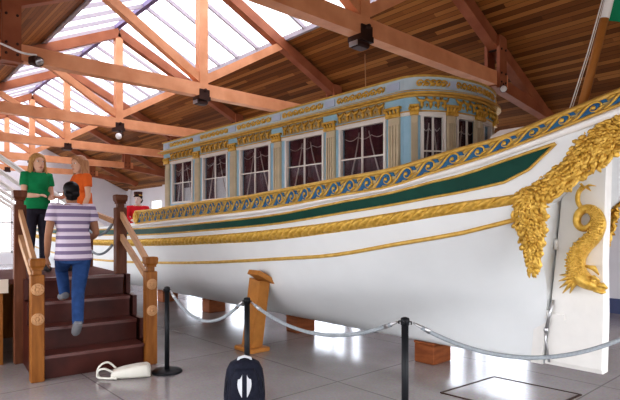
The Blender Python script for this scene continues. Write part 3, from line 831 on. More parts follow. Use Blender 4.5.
# ------------------------------------------------------------------ oars, rower mannequin
def make_oar(X, label):
    t = thing('oar', label, 'oar', (X, YA(X)+.02, cF(X)[1]+.02+.06), 0, 'white oars raised along the bow')
    d = Vector((-.05, -2.35, 1.63)).normalized()
    MB().tube([d*-.9, d*0, d*1.6, d*2.4], [.030, .046, .050, .046], 8).build('shaft', M['white'], t)
    b = MB(); b.tube([d*1.5, d*2.0, d*2.8, d*3.6, d*3.7], [.045, .09, .115, .12, .06], 10, .25, ref=(1, 0, 0)); b.build('blade', M['white'], t)
    b = MB(); b.tube([d*-1.05, d*-.9], [.018, .020], 8); b.build('handle', M['rail'], t)
    return t
ol = ['white oar next to the red-coated rower, first from the barge cabin', 'white oar raised from the barge bow, second from the cabin',
      'white oar raised from the barge bow, third from the cabin', 'white oar raised from the barge bow, fourth from the cabin',
      'white oar raised from the barge bow, fifth from the cabin', 'white oar raised from the barge bow, sixth from the cabin']
for i, l in enumerate(ol): make_oar(-10.9-1.25*i, l)

# ------------------------------------------------------------------ people
def remesh(o, vox, sm=2):
    m = o.modifiers.new('r', 'REMESH'); m.mode = 'VOXEL'; m.voxel_size = vox; m.use_smooth_shade = True
    if sm:
        s_ = o.modifiers.new('s', 'SMOOTH'); s_.factor = .5; s_.iterations = sm
    dg = bpy.context.evaluated_depsgraph_get(); me = bpy.data.meshes.new_from_object(o.evaluated_get(dg))
    mats = list(o.data.materials); o.modifiers.clear(); o.data = me
    if not me.materials:
        for q in mats: me.materials.append(q)
    me.polygons.foreach_set('use_smooth', [True]*len(me.polygons))
def oval_loft(b, rows, n=18):
    """rows: (centre Vector, half width, half depth, yaw)"""
    rs = []
    for c, w, d, yaw in rows:
        cs, sn = math.cos(yaw), math.sin(yaw); r = []
        for k in range(n):
            a = 2*PI*k/n; x = w*math.copysign(abs(math.cos(a))**.85, math.cos(a)); y = d*math.copysign(abs(math.sin(a))**.85, math.sin(a))
            r.append(Vector((c[0]+x*cs-y*sn, c[1]+x*sn+y*cs, c[2])))
        rs.append(r)
    b.loft(rs)
def Rz(a): return Matrix.Rotation(a, 3, 'Z')
def hand(b, wrist, d, palm_n, L=.17, curl=.5, side=1):
    """palm, four fingers, thumb; d = pointing direction, palm_n = direction the palm faces"""
    d = Vector(d).normalized(); pn = Vector(palm_n); pn = (pn-d*pn.dot(d)).normalized(); ac = d.cross(pn)*side
    w = Vector(wrist)
    b.tube([w-d*.01, w+d*.03, w+d*.065, w+d*.088], [.024, .036, .040, .034], 10, .48, ref=tuple(ac))
    for k, (u, ln) in enumerate(((-.029, .070), (-.010, .078), (.010, .074), (.028, .058))):
        p = w+d*.075+ac*u; pts = [p]; dd = d.copy()
        for j in range(3):
            dd = (dd+pn*curl*(.5+.25*j)*(1+.12*k)).normalized(); p = p+dd*ln*(.42, .33, .27)[j]; pts.append(p)
        b.tube(pts, [.0095, .009, .0085, .007], 7)
    p = w+d*.025-ac*.03
    b.tube([p+ac*.01, p-ac*.018+d*.022+pn*.012, p-ac*.024+d*.05+pn*.022, p-ac*.020+d*.068+pn*.028], [.013, .0115, .010, .008], 7)
def figure(name, label, loc, rz, J, look, sk, shirt, trouser, shoe, hair, hairkind, sc=1.0, cat='person', female=True, sleeve=.5, vox=.0085):
    """J: joints in local metres (facing +y): hip centre, chest, neck, head, and per side shoulder, elbow, wrist, hip, knee, ankle, toe."""
    root = thing(name, label, cat, loc, rz); root.scale = (sc, sc, sc)
    V = Vector; b = MB()
    hipc, ch, nk, hd = V(J['pelvis']), V(J['chest']), V(J['neck']), V(J['head'])
    hy = J.get('head_yaw', 0.); cy = J.get('chest_yaw', 0.); py_ = J.get('pelvis_yaw', 0.)
    sw, hw = (.140, .138) if female else (.180, .145)
    def at(t, dx=0): 
        return hipc.lerp(ch, t)
    rows_b = [(hipc+V((0, 0, -.10)), .12, .09, py_), (hipc+V((0, -.01, -.02)), hw, .105, py_), (at(.35), hw*.87, .090, lerp(py_, cy, .35)), (at(.62), hw*.84 if female else hw*.98, .086, lerp(py_, cy, .6)),
              (at(.92)+V((0, .012, 0)), sw*.93, .105, cy), (ch+V((0, 0, .09)), sw*1.02, .092, cy), (ch+V((0, 0, .155)), sw*.72, .066, cy), (nk+V((0, 0, -.02)), .06, .056, cy)]
    oval_loft(b, rows_b)
    b.tube([nk+V((0, 0, -.06)), nk+V((0, 0, .02)), hd+V((0, -.012, -.07))], [.060, .050, .050], 12)
    # head: rings from chin to crown, turned by head_yaw
    H = Rz(hy); HS = J.get('hs', 1.0)
    def hp(x, y, z): return hd+H@V((x*HS, y*HS, z*HS))
    rs = []
    for z, w, d, yo in ((-.118, .026, .020, .060), (-.105, .042, .045, .040), (-.075, .056, .066, .020), (-.04, .064, .082, .008), (0, .071, .092, .0), (.04, .075, .096, -.004), (.075, .068, .086, -.008), (.103, .046, .058, -.012), (.118, .015, .02, -.014)):
        rs.append([hp(w*math.cos(2*PI*k/18), yo+d*math.sin(2*PI*k/18), z) for k in range(18)])
    b.loft(rs)
    b.tube([hp(0, .084, .012), hp(0, .104, -.022), hp(0, .110, -.036), hp(0, .088, -.046)], [.009, .013, .016, .010], 8)   # nose
    b.tube([hp(-.02, .082, -.068), hp(0, .092, -.067), hp(.02, .082, -.068)], [.007, .010, .007], 7)                       # lips
    b.tube([hp(-.055, .068, .030), hp(-.03, .090, .036), hp(-.012, .090, .028)], .008, 6); b.tube([hp(.055, .068, .030), hp(.03, .090, .036), hp(.012, .090, .028)], .008, 6)
    for s_ in (-1, 1):
        b.ell(hp(s_*.076, -.006, -.012), (.012, .022, .032), 8, 6, H)
    for s_, k in ((-1, 'l'), (1, 'r')):
        sh, el, wr = V(J['sh_'+k]), V(J['el_'+k]), V(J['wr_'+k])
        b.tube([sh.lerp(ch+V((0, 0, .1)), .35), sh, sh.lerp(el, .35), el, el.lerp(wr, .3), wr.lerp(el, .05), wr], [.056, .054, .046, .037, .038, .027, .025], 10)
        hdir = V(J.get('hd_'+k, (wr-el)))
        hand(b, wr, hdir, J.get('pn_'+k, (-s_, 0, 0)), curl=J.get('curl', .45), side=s_)
        hp_, kn, an, to = V(J['hip_'+k]), V(J['kn_'+k]), V(J['an_'+k]), V(J['toe_'+k])
        b.tube([hp_+V((0, 0, .06)), hp_, hp_.lerp(kn, .5), kn, kn.lerp(an, .3), kn.lerp(an, .8), an], [.085, .088, .072, .054, .054, .036, .036], 12)
        b.tube([an+(an-to).normalized()*.05+V((0, 0, -.03)), an.lerp(to, .3)+V((0, 0, -.02)), an.lerp(to, .75)+V((0, 0, .0)), to], [.034, .040, .040, .026], 10)
    body = b.build('body', sk, root); remesh(body, vox, 2)
    # eyes and mouth
    for s_ in (-1, 1):
        e = MB().ell(hp(s_*.031, .080, .008), (.013, .011, .009), 10, 7, H).build('eye', M['eye'], root)
        MB().ell(hp(s_*.031, .0895, .008), (.0062, .004, .0068), 8, 6, H).build('iris', M['iris'], e)
    MB().tube([hp(-.022, .084, -.069), hp(0, .0985, -.067), hp(.022, .084, -.069)], [.004, .0075, .004], 7).build('mouth', M['lip'], root)
    # shirt
    b = MB(); k_ = .016
    r2 = [(c, w+k_, d+k_, yw) for c, w, d, yw in rows_b[1:]]
    r2[0] = (hipc+V((0, 0, -.085+J.get('hem', .0))), hw+.052, .148, py_)
    r2.insert(1, (hipc+V((0, 0, .0)), hw+.038, .132, py_)); r2[2] = (r2[2][0]+V((0, 0, .08)), hw+.024, .118, py_)
    r2[-1] = (nk+V((0, 0, -.055)), .080, .072, cy)
    oval_loft(b, r2)
    for k in 'lr':
        sh, el = V(J['sh_'+k]), V(J['el_'+k])
        b.tube([sh.lerp(ch+V((0, 0, .1)), .5), sh.lerp(ch, -.02), sh.lerp(el, sleeve*.5), sh.lerp(el, sleeve)], [.066, .069, .064, .064], 12)
    if sleeve > .9:
        for k in 'lr': b.tube([V(J['el_'+k]), V(J['el_'+k]).lerp(V(J['wr_'+k]), .9)], [.058, .046], 12)
    s_o = b.build('shirt', shirt, root); remesh(s_o, .011, 3)
    # collar
    b = MB(); pts = [nk+V((.080*math.cos(a), .074*math.sin(a), -.035+.012*math.sin(a+PI))) for a in np.linspace(0, 2*PI, 17)]
    b.tube([Rz(cy)@(p-nk)+nk for p in pts], .014, 7); b.build('collar', shirt, s_o)
    # trousers
    b = MB(); oval_loft(b, [(hipc+V((0, 0, -.12)), .125, .10, py_), (hipc+V((0, -.01, -.03)), hw+.012, .118, py_), (hipc+V((0, 0, .06)), hw+.004, .106, py_)])
    for k in 'lr':
        hp_, kn, an = V(J['hip_'+k]), V(J['kn_'+k]), V(J['an_'+k])
        b.tube([hp_+V((0, 0, .05)), hp_, hp_.lerp(kn, .5), kn, kn.lerp(an, .5), kn.lerp(an, 1.0)], [.094, .098, .084, .068, .062, .056], 14)
    remesh(b.build('trousers', trouser, root), .011, 3)
    for k in 'lr':
        an, to = V(J['an_'+k]), V(J['toe_'+k]); f = (to-an); b = MB()
        b.tube([an-f.normalized()*.055+V((0, 0, -.025)), an+V((0, 0, -.012)), an.lerp(to, .5)+V((0, 0, -.008)), an.lerp(to, .9), to+f.normalized()*.022], [.040, .048, .049, .044, .022], 12)
        remesh(b.build('shoe', shoe, root), .010, 2)
    # hair
    b = MB()
    rs = []
    for z, w, d, yo in ((-.03, .074, .072, -.030), (.0, .079, .080, -.024), (.04, .083, .092, -.014), (.078, .078, .094, -.006), (.108, .056, .068, -.008), (.126, .018, .024, -.014)):
        rs.append([hp(w*math.cos(2*PI*k/18), yo+d*math.sin(2*PI*k/18), z) for k in range(18)])
    b.loft(rs)
    if hairkind == 'long':
        rnd = random.Random(len(label))
        for k in range(17):
            a = lerp(-.35, PI+.35, k/16)+PI            # round the back of the head and over both temples
            r0 = (.074*math.cos(a), -.016+.078*math.sin(a))
            ln = rnd.uniform(.32, .44)
            fl = 1.1+.15*rnd.random()
            pts = [hp(r0[0], r0[1], .06), hp(r0[0]*1.12, r0[1]*1.1, -.03), hp(r0[0]*1.12*fl, r0[1]*1.05, -.13), hp(r0[0]*1.05*fl, r0[1]*1.0+(.01 if r0[1] > -.02 else 0), -.13-ln*.4), hp(r0[0]*.95*fl, r0[1], -.13-ln*.62)]
            b.tube(pts, [.022, .023, .024, .020, .008], 7)
        b.tube([hp(0, .075, .09), hp(-.05, .066, .055), hp(-.076, .03, .0)], [.012, .020, .016], 7)
        b.tube([hp(0, .075, .09), hp(.05, .066, .055), hp(.076, .03, .0)], [.012, .020, .016], 7)
    else:
        b.tube([hp(-.06, -.07, -.02), hp(0, -.096, -.03), hp(.06, -.07, -.02)], [.028, .032, .028], 8)
        b.tube([hp(-.05, -.06, -.06), hp(0, -.08, -.07), hp(.05, -.06, -.06)], [.02, .024, .02], 8)
        b.tube([hp(-.05, .07, .085), hp(0, .088, .09), hp(.05, .07, .085)], [.016, .018, .016], 8)
    h = b.build('hair', hair, root); remesh(h, .009, 1)
    return root
# ================================================================== STAIRCASE and PLATFORM (own plan axes)
PHI = math.radians(36)
fd = (math.cos(PHI), math.sin(PHI)); sd_ = (-math.sin(PHI), math.cos(PHI))
FL = (-2.87, 5.38)
def SP(u, v, z=0.):   # u along the front edge, v up the flight
    return W(FL[0]+fd[0]*u+sd_[0]*v, FL[1]+fd[1]*u+sd_[1]*v, z)
ux = (SP(1, 0)-SP(0, 0)); SANG = math.atan2(ux.y, ux.x)
st_loc = SP(0, 0)
SW = 1.2; RUN = .275; RISE = .252; TOP = RISE*4
stair = thing('staircase', 'dark mahogany four-step staircase with carved orange newel posts', 'stairs', st_loc, SANG)
# local: x along front, y up the flight (z up)
def lbox(b, x0, x1, y0, y1, z0, z1): return b.box(x0, x1, y0, y1, z0, z1)
for k in range(4):
    z = RISE*(k+1); y = k*RUN
    MB().box(.07, SW-.07, y, y+RUN+.04 if k < 3 else y+.12, z-.035, z).build('tread', M['tread'], stair)
    MB().box(.07, SW-.07, y+.03, y+.055, z-RISE, z-.035).build('riser', M['mahog'], stair)
for x0 in (-.02, SW-.03):
    b = MB()
    for k in range(4): b.box(x0, x0+.05, k*RUN+.02, 4*RUN-.16, RISE*k, RISE*(k+1)-.002)
    b.build('stringer', M['mahog'], stair)
def newel(x, y, z0, z1, w, m, ros, capm):
    b = MB(); b.cbox((x, y, z0), w, w, z1-z0-.17, 0, .008)
    o = b.build('newel_post', m, stair)
    c = MB()
    for a0, zz, hh in ((w*.62, z1-.17, .05), (w*.86, z1-.12, .02)): c.cbox((x, y, zz), a0, a0, hh, 0, .004)
    rs = []
    for s_, zz in ((.62, -.12), (1.06, -.075), (1.12, -.02), (1.0, 0)): 
        h_ = w*s_/2; rs.append([Vector((x-h_, y-h_, z1+zz)), Vector((x+h_, y-h_, z1+zz)), Vector((x+h_, y+h_, z1+zz)), Vector((x-h_, y+h_, z1+zz))])
    c.loft(rs, smooth=False); c.build('newel_cap', capm, o)
    for zz in ros:
        r = MB(); n = 12
        for k in range(8):
            a = 2*PI*k/8; r.ell((x+.034*math.cos(a), y-w/2-.004, zz+.034*math.sin(a)), (.022, .014, .022), 7, 5)
        r.ell((x, y-w/2-.008, zz), (.022, .020, .022), 8, 6)
        r.tube([(x+.055*math.cos(2*PI*k/24), y-w/2-.002, zz+.055*math.sin(2*PI*k/24)) for k in range(25)], .009, 6)
        r.build('rosette', M['rail'], o)
    return o
newel(0, .0, 0, 1.29, .13, M['wood'], (.97, .66), M['wood'])
newel(SW, .0, 0, 1.27, .13, M['wood'], (.95, .64), M['wood'])
BV = 1.06
newel(-.05, BV-.10, 0, 2.06, .13, M['darkwood'], (), M['darkwood'])
newel(SW-.05, BV, TOP-.3, 2.06, .14, M['darkwood'], (), M['darkwood'])
for x0, x1, yb in ((0, -.05, BV-.1), (SW, SW-.05, BV)):
    b = MB()
    for za, zb in ((1.80, 1.17), (1.50, .98)):
        b.beam((x1, yb-.05, za), (x0, .03, zb), .045, .075)
    b.build('hand_rail', M['rail'], stair)
# platform
plat = thing('viewing_platform', 'low timber viewing platform at the top of the staircase beside the hull', 'platform', SP(0, 4*RUN-.15), SANG)
PX0 = -2.6; PD = 1.75
MB().box(PX0, SW-.02, 0, PD, TOP-.06, TOP-.004).build('platform_deck', M['carpet'], plat)
b = MB(); b.box(PX0, -.17, -.03, 0.0, TOP-.16, TOP); b.build('fascia', M['beige'], plat)
b = MB()
for a in np.arange(PX0, -.2, .6): b.box(a, min(a+.58, -.18), .02, .05, 0, TOP-.16)
b.box(SW-.06, SW-.03, .02, PD, 0, TOP-.06); b.box(PX0, SW, PD-.03, PD, 0, TOP-.06)
b.build('side_panel', M['wood'], plat)
def pl_post(x, y):
    b = MB(); b.cbox((x, y, TOP-.004), .1, .1, .86, 0, .008); o = b.build('post', M['darkwood'], plat)
    c = MB(); c.cbox((x, y, TOP+.85), .125, .125, .09, 0, .01); c.build('post_cap', M['darkwood'], o)
pl_post(SW-.10, PD-.1); pl_post(.82, PD-.1)
b = MB(); b.beam((SW-.10, .19, 1.70), (.82, PD-.1, 2.0), .055, .06); b.build('guard_rail', M['rail'], plat)
# ropes closing the ship side of the platform
def sag(p, q, s_, n=20): 
    p = Vector(p); q = Vector(q)
    return [p.lerp(q, k/n)-Vector((0, 0, s_*4*(k/n)*(1-k/n))) for k in range(n+1)]
pM = Matrix.Translation(SP(0, 4*RUN-.15)) @ Matrix.Rotation(SANG, 4, 'Z')
for z, l in ((1.66, 'grey rope slung high on the platform between dark newel and post'), (1.38, 'grey rope slung low on the platform under the other rope')):
    a = pM @ Vector((SW-.14, .17, z)); c = pM @ Vector((SW-.15, PD-.14, z-.02))
    m_ = MB().tube(sag(a, c, .14), .018, 8).build('platform_rope', M['rope']); tag(m_, l, 'rope', 'grey ropes along the platform edge')
# ------------------------------------------------------------------ barrier stanchions and ropes
PP = [W(-1.6, 5.73), W(-.593, 4.82), W(.694, 3.74), Vector((-1.05, 4.25, 0))]
pl = ['black rope stanchion beside the staircase and white bag', 'black rope stanchion standing just behind the backpack', 'black rope stanchion standing alone in front of the barge hull', 'black rope stanchion past the barge rudder']
proto = None
for p, l in zip(PP, pl):
    if proto is None:
        proto = thing('stanchion', l, 'stanchion', p, 0, 'black barrier stanchions')
        MB().lathe((0, 0, 0), [(.0, 0), (.165, 0), (.168, .012), (.15, .026), (.05, .034), (.0, .036)], 28).build('base', M['black'], proto)
        MB().lathe((0, 0, 0), [(.0, .03), (.026, .03), (.026, .93), (.0, .93)], 16).build('pole', M['black'], proto)
        b = MB().lathe((0, 0, 0), [(0, .90), (.031, .90), (.033, .93), (.030, .95), (.012, .957), (0, .957)], 16)
        for k in range(4):
            a = k*PI/2+.4; b.tube([(.03*math.cos(a), .03*math.sin(a), .925), (.046*math.cos(a), .046*math.sin(a), .925), (.046*math.cos(a), .046*math.sin(a), .905)], .006, 6)
        b.build('rope_collar', M['black'], proto)
    else:
        c = copy_tree(proto); c.location = p; c['label'] = l
rl = [('grey barrier rope between the bag-side stanchion and the backpack stanchion', .26), ('grey barrier rope hanging in front of the leaning wooden prop', .19), ('grey barrier rope sweeping in front of the rudder', .24)]
for i, (l, s_) in enumerate(rl):
    a = PP[i]+Vector((0, 0, .915)); c = PP[i+1]+Vector((0, 0, .915)); dv = (c-a); dv.z = 0; dv.normalize()
    a = a+dv*.06; c = c-dv*.06; t = thing('barrier_rope', l, 'rope', a, 0, 'grey barrier ropes')
    MB().tube([q-a for q in sag(a, c, s_, 28)][1:-1], .016, 8).build('rope', M['rope'], t)
    for k, e_ in ((0, a), (1, c)):
        q = sag(a, c, s_, 28); p0 = q[0] if k == 0 else q[-1]; p1 = q[2] if k == 0 else q[-3]
        MB().tube([p0-a, p0.lerp(p1, .5)-a, p1-a], [.007, .013, .020], 8).build('rope_hook', M['steel'], t)
# ------------------------------------------------------------------ keel blocks and the raking shore
kb = ['red-brown wooden keel block standing alone beyond the front stanchion', 'wooden keel block under the hull just past the leaning prop, between prop and front stanchion', 'wooden keel block under the hull midway between the prop and the newel',
      'small wooden keel block under the hull close to the newel post']
for i, X in enumerate((-3.63, -6.08, -8.66, -10.6)):
    b = MB(); b.cbox((X, YC+.06, 0), .28, .36, .225, 0, .01); b.cbox((X, YC+.06, .225), .295, .375, .030, 0, .008)
    tag(b.build('keel_block', M['block']), kb[i], 'block', 'wooden keel blocks')
# shore
bs = on_floor(252, 350); tp = Vector((-5.40, 3.97, .96))
sh = thing('hull_prop', 'orange wooden prop leaning against the hull with padded head and foot', 'prop', bs)
t_ = tp-bs; b = MB(); b.beam((0, 0, .05), t_*.985, .22, .17, up=(0, 1, .2)); b.build('prop_post', M['stafft'], sh)
b = MB(); b.cbox((0, 0, 0), .40, .30, .055, .0, .01); b.build('prop_foot', M['stafft'], sh)
b = MB(); b.beam(t_+Vector((.07, -.15, .09)), t_+Vector((.07, .20, -.09)), .24, .06, up=(0, .45, 1)); b.build('prop_head', M['stafft'], sh)

# ------------------------------------------------------------------ floor hatch
q = [on_floor(441, 393), on_floor(494, 377), on_floor(581, 395)]; q.append(q[0]+q[2]-q[1])
b = MB(); fr = MB()
b.add([p+Vector((0, 0, .004)) for p in q], [(0, 1, 2, 3)])
for k in range(4): fr.beam(q[k]+Vector((0, 0, .004)), q[(k+1) % 4]+Vector((0, 0, .004)), .02, .008)
hq = thing('floor_hatch', 'square floor hatch with thin dark metal frame', 'hatch', q[0]*0)
b.build('cover', M['floor'], hq); fr.build('frame', M['iron'], hq)

# ------------------------------------------------------------------ backpack
bp = thing('backpack', 'navy backpack with two silver reflective patches standing on the floor', 'backpack', W(-.575, 4.50), 0)
bf = math.atan2(-R0.x, R0.y)
bp.rotation_euler = (0, 0, math.atan2(R0.y, R0.x)+.12)       # local -y looks at the viewer
def bpt(x, y, z): return Vector((x, y, z))
b = MB(); rows = []
for z, w, d in ((0, .15, .085), (.03, .175, .105), (.15, .182, .115), (.28, .172, .11), (.37, .158, .105), (.43, .128, .088), (.46, .07, .05)):
    rows.append((Vector((0, 0, z)), w, d, 0))
oval_loft(b, rows, 24); body = b.build('body', M['navy'], bp)
b = MB(); rows = [(Vector((0, -.085, z)), w, d, 0) for z, w, d in ((.02, .12, .05), (.05, .14, .062), (.20, .135, .064), (.33, .115, .060), (.40, .08, .045))]
oval_loft(b, rows, 20); b.build('front_pocket', M['navy'], bp)
b = MB(); 
for sg in (-1, 1):
    rings = []
    for k in range(9):
        z = lerp(.17, .39, k/8); hw_ = .040*math.sin(PI*(k+.4)/8.8)
        y = -.156+.030*max(0, (z-.29)/.10)**1.3
        rings.append([Vector((sg*(.020+.0), y, z)), Vector((sg*(.020+hw_), y+.004+hw_*.15, z)), Vector((sg*(.020+hw_), y+.03, z)), Vector((sg*.020, y+.03, z))])
    b.loft(rings, smooth=False)
b.build('reflective_patch', M['silver'], bp)
b = MB(); b.tube([(-.06, -.02, .43), (-.05, -.03, .475), (0, -.035, .49), (.05, -.03, .475), (.06, -.02, .43)], .013, 8); b.build('carry_handle', M['silver'], bp)
b = MB(); b.tube([(.10, -.075, .25), (.118, -.085, .30), (.112, -.07, .34)], .008, 6); b.tube([(-.15, -.05, .05), (-.16, -.06, .25), (-.12, -.06, .38), (0, -.06, .445), (.12, -.06, .38), (.16, -.06, .25), (.15, -.05, .05)], .006, 6)
b.build('zip', M['black'], bp)
b = MB()
for sg in (-1, 1): b.tube([(sg*.07, .09, .41), (sg*.09, .15, .33), (sg*.10, .155, .18), (sg*.12, .11, .05)], [.02, .026, .026, .012], 8, .4)
b.build('shoulder_strap', M['navy'], bp)
# ------------------------------------------------------------------ white bag on the floor
bl_ = on_floor(128, 377); bag = thing('shoulder_bag', 'white vinyl shoulder bag lying by the bottom step', 'bag', bl_, math.atan2(R0.y, R0.x)+.22)
b = MB(); rs = []
for x, w, h in ((-.17, .05, .05), (-.155, .085, .085), (-.05, .105, .115), (.08, .11, .135), (.19, .10, .145), (.225, .085, .125), (.235, .05, .08)):
    rs.append([Vector((x, w*math.copysign(abs(math.cos(a))**.6, math.cos(a)), h/2+h/2*math.copysign(abs(math.sin(a))**.6, math.sin(a)))) for a in [2*PI*k/18 for k in range(18)]])
b.loft(rs); b.build('bag_body', M['bagw'], bag)
b = MB(); b.tube(smooth_path([(-.14, -.06, .07), (-.22, -.075, .12), (-.29, -.06, .10), (-.30, -.04, .03), (-.23, -.05, .015), (-.10, -.10, .02)], 6), .012, 7)
b.tube(smooth_path([(-.13, .05, .09), (-.2, .03, .16), (-.27, .0, .15), (-.31, -.01, .08), (-.29, .0, .015)], 6), .012, 7); b.build('bag_strap', M['bagw'], bag)
b = MB(); b.tube([(-.15, -.05, .085), (.0, -.07, .115), (.2, -.06, .14)], .005, 6); b.build('zip', M['beige'], bag)

# ------------------------------------------------------------------ flagstaff, flag, halyard
fb = Vector((-1.52, 4.75, 2.35))
pb = on_y(582.5, 105, 4.75); pt = on_y(609.5, 0, 4.75); dv = (pt-pb)
fs = thing('flagstaff', 'slanting orange wooden flagstaff rising behind the stern gunwale', 'flagstaff', pb-dv*.25)
o0 = pb-dv*.25
MB().tube([Vector(), dv*1.08], [.040, .034], 12).build('staff', M['stafft'], fs)
MB().tube([dv*1.08, dv*1.95], [.036, .030], 12).build('staff_sleeve', M['white'], fs, 'white upper sleeve of the staff')
b = MB(); b.cbox(dv*.0+Vector((0, 0, -.08)), .12, .12, .14, 0, .01); b.build('socket', M['white'], fs)
hl = MB(); a = on_y(570, 108, 4.74); c = on_y(604, -6, 4.74); hl.tube([a-(c-a)*.3, a, a.lerp(c, .5)+Vector((.01, 0, 0)), c, c+(c-a)*.6], .006, 6)
hl.tube([a-(c-a)*.3+Vector((.015, 0, 0)), a.lerp(c, .5)+Vector((.028, 0, 0)), c+(c-a)*.6], .004, 6)
tag(hl.build('halyard', M['white']), 'thin white halyard beside the slanting flagstaff', 'rope')
g = []
tl = o0+dv*1.06
for i in range(15):
    s_ = i/14; row = []
    for j in range(13):
        q = j/12
        p = tl+dv*(.62*(1-q)+.0)+R0*(.55*s_)+Vector((0, 0, -.10*s_*s_))+Vector((.02, -1, 0))*(.03*math.sin(s_*9+q*2)*s_)+F0*.05*s_
        row.append(p)
    g.append(row)
tag(MB().grid(g).build('flag', M['flag']), 'green flag hanging from the flagstaff top', 'flag')

# ------------------------------------------------------------------ lamps and cable on the trusses
def spot(p, aim, label, s_=1.):
    t = thing('spot_lamp', label, 'lamp', p, 0, 'small white spot lamps on the trusses'); t.scale = (s_, s_, s_)
    d = Vector(aim).normalized()
    b = MB(); b.tube([(0, 0, .10), (0, 0, .02)], .012, 6); b.build('bracket', M['iron'], t)
    b = MB(); b.tube([-d*.05, -d*.03, d*.03, d*.055], [.022, .045, .058, .062], 14); b.build('housing', M['iron'], t)
    b = MB(); b.ell(d*.055, (.056, .056, .056), 12, 8); b.build('bulb', M['lamp'], t)
    return t
zb = 3.86
spot((TX[0]+.16, YR+3.33, 3.93), (.5, -.9, -.2), 'white round spot lamp on the truss side post above the stern gunwale', .95)
spot((TX[0]-.22, YR+3.16, 3.90), (.5, -.9, -.2), 'white spot lamp just beside the truss post, over the cabin roof corner')
spot((TX[2]+.12, YR, 3.82), (.6, -.7, -.4), 'white spot lamp under the truss king post above the women', 1.4)
spot((TX[2]+.12, YR+3.3, 3.86), (.6, -.7, -.4), 'white spot lamp on the truss end near the cabin front', 1.2)
spot((TX[3]+.12, YR+3.2, 3.86), (.6, -.7, -.4), 'white spot lamp on the distant truss above the red-coated rower', 1.3)
for x, l in ((TX[0], 'dark floodlight box under the king post above the cabin roof'), (TX[1], 'dark floodlight box under the king post beyond the cabin middle')):
    t = thing('floodlight', l, 'lamp', (x, YR, 3.955), 0, 'dark floodlights under the king posts')
    b = MB(); b.cbox((0, -.02, -.10), .17, .22, .08, 0, .02); b.build('housing', M['iron'], t)
    b = MB(); b.box(-.07, .07, -.14, -.13, -.09, -.03); b.build('lens', M['steel'], t)
    b = MB(); b.beam((0, 0, 0), (0, 0, -.03), .1, .1, up=(0, 1, 0)); b.build('bracket', M['iron'], t)
p0 = Vector((TX[1]+.16, 1.98, 4.02))
t = thing('floodlight', 'dark floodlight clamped to the tie beam end with white cable', 'lamp', p0, 0, 'dark floodlights under the king posts')
b = MB(); b.cbox((0, 0, -.08), .14, .16, .13, .3, .02); b.build('housing', M['iron'], t)
b = MB(); b.tube([(.07, .02, -.02), (.09, .03, -.05)], [.05, .055], 12); b.build('lens', M['steel'], t)
cb = MB(); cb.tube(smooth_path([p0+Vector((.05, -.9, .10)), p0+Vector((.06, -.5, .12)), p0+Vector((.06, -.2, .05)), p0+Vector((.05, 0, .06))], 6), .016, 6)
tag(cb.build('electric_cable', M['white']), 'white electric cable looping along the truss to the floodlight', 'cable')
w_ = on_y(367, 47, YR); w2 = on_y(369.5, 92, YR)
wr = MB(); wr.tube([(TX[0]+.02, YR+.06, 3.80), (TX[0]+.03, YR+.06, 3.27)], .007, 6)
tag(wr.build('hanging_wire', M['rail']), 'thin wire hanging from the floodlight to the cabin roof', 'wire')

# ------------------------------------------------------------------ place the people
zt2, zt3 = RISE*2, RISE*3
# man in striped jersey climbing the flight (seen from behind)
def face_rz(v):      # root rotation so that local +y looks along world vector v
    return math.atan2(v.y, v.x)-PI/2
up_v = (SP(0, 1)-SP(0, 0)); up_v.normalize()
p = W(-2.65, 5.74)
J = dict(pelvis=(0, 0, .90), chest=(0, .05, 1.26), neck=(0, .065, 1.44), head=(.0, .10, 1.545), head_yaw=-.15, hem=.0,
         sh_l=(-.19, .05, 1.37), el_l=(-.245, .02, 1.09), wr_l=(-.235, .12, .86), sh_r=(.19, .05, 1.37), el_r=(.25, .05, 1.10), wr_r=(.225, .27, 1.02),
         hd_r=(-.05, 1, .1), hip_l=(-.09, 0, .86), kn_l=(-.06, .26, .70), an_l=(-.05, .17, .435), toe_l=(-.05, .33, .39),
         hip_r=(.09, 0, .86), kn_r=(.05, .02, .47), an_r=(-.02, -.24, .17), toe_r=(-.02, -.15, .05))
figure('person', 'person in lavender striped polo and blue jeans climbing the stairs, back turned', (p.x, p.y, zt2-.10), face_rz(up_v)+.05, J, None, M['skin2'], M['stripe'], M['bjean'], M['shoe'], M['hairk'], 'short', 1.04, female=False)
# woman in green
p = W(-3.76, 7.05); v = (R0*.75-F0*.65)
J = dict(hs=1.08, pelvis=(0, 0, .93), chest=(0, .0, 1.24), neck=(0, .01, 1.405), head=(0, .03, 1.52), head_yaw=.0, hem=.03,
         sh_l=(-.155, 0, 1.33), el_l=(-.185, .02, 1.06), wr_l=(-.10, .20, 1.02), hd_l=(.35, 1, .0), sh_r=(.155, 0, 1.33), el_r=(.18, .03, 1.06), wr_r=(.06, .22, 1.05), hd_r=(-.3, 1, .05), pn_l=(0, 0, -1), pn_r=(0, 0, -1),
         hip_l=(-.085, 0, .88), kn_l=(-.09, .02, .49), an_l=(-.095, -.01, .085), toe_l=(-.11, .14, .035), hip_r=(.085, 0, .88), kn_r=(.10, .03, .49), an_r=(.11, .0, .085), toe_r=(.135, .15, .035))
figure('person', 'person in green polo and dark trousers, long blond hair, standing on the platform', (p.x, p.y, TOP), face_rz(v), J, None, M['skin'], M['gshirt'], M['djean'], M['shoed'], M['hairb'], 'long', .99)
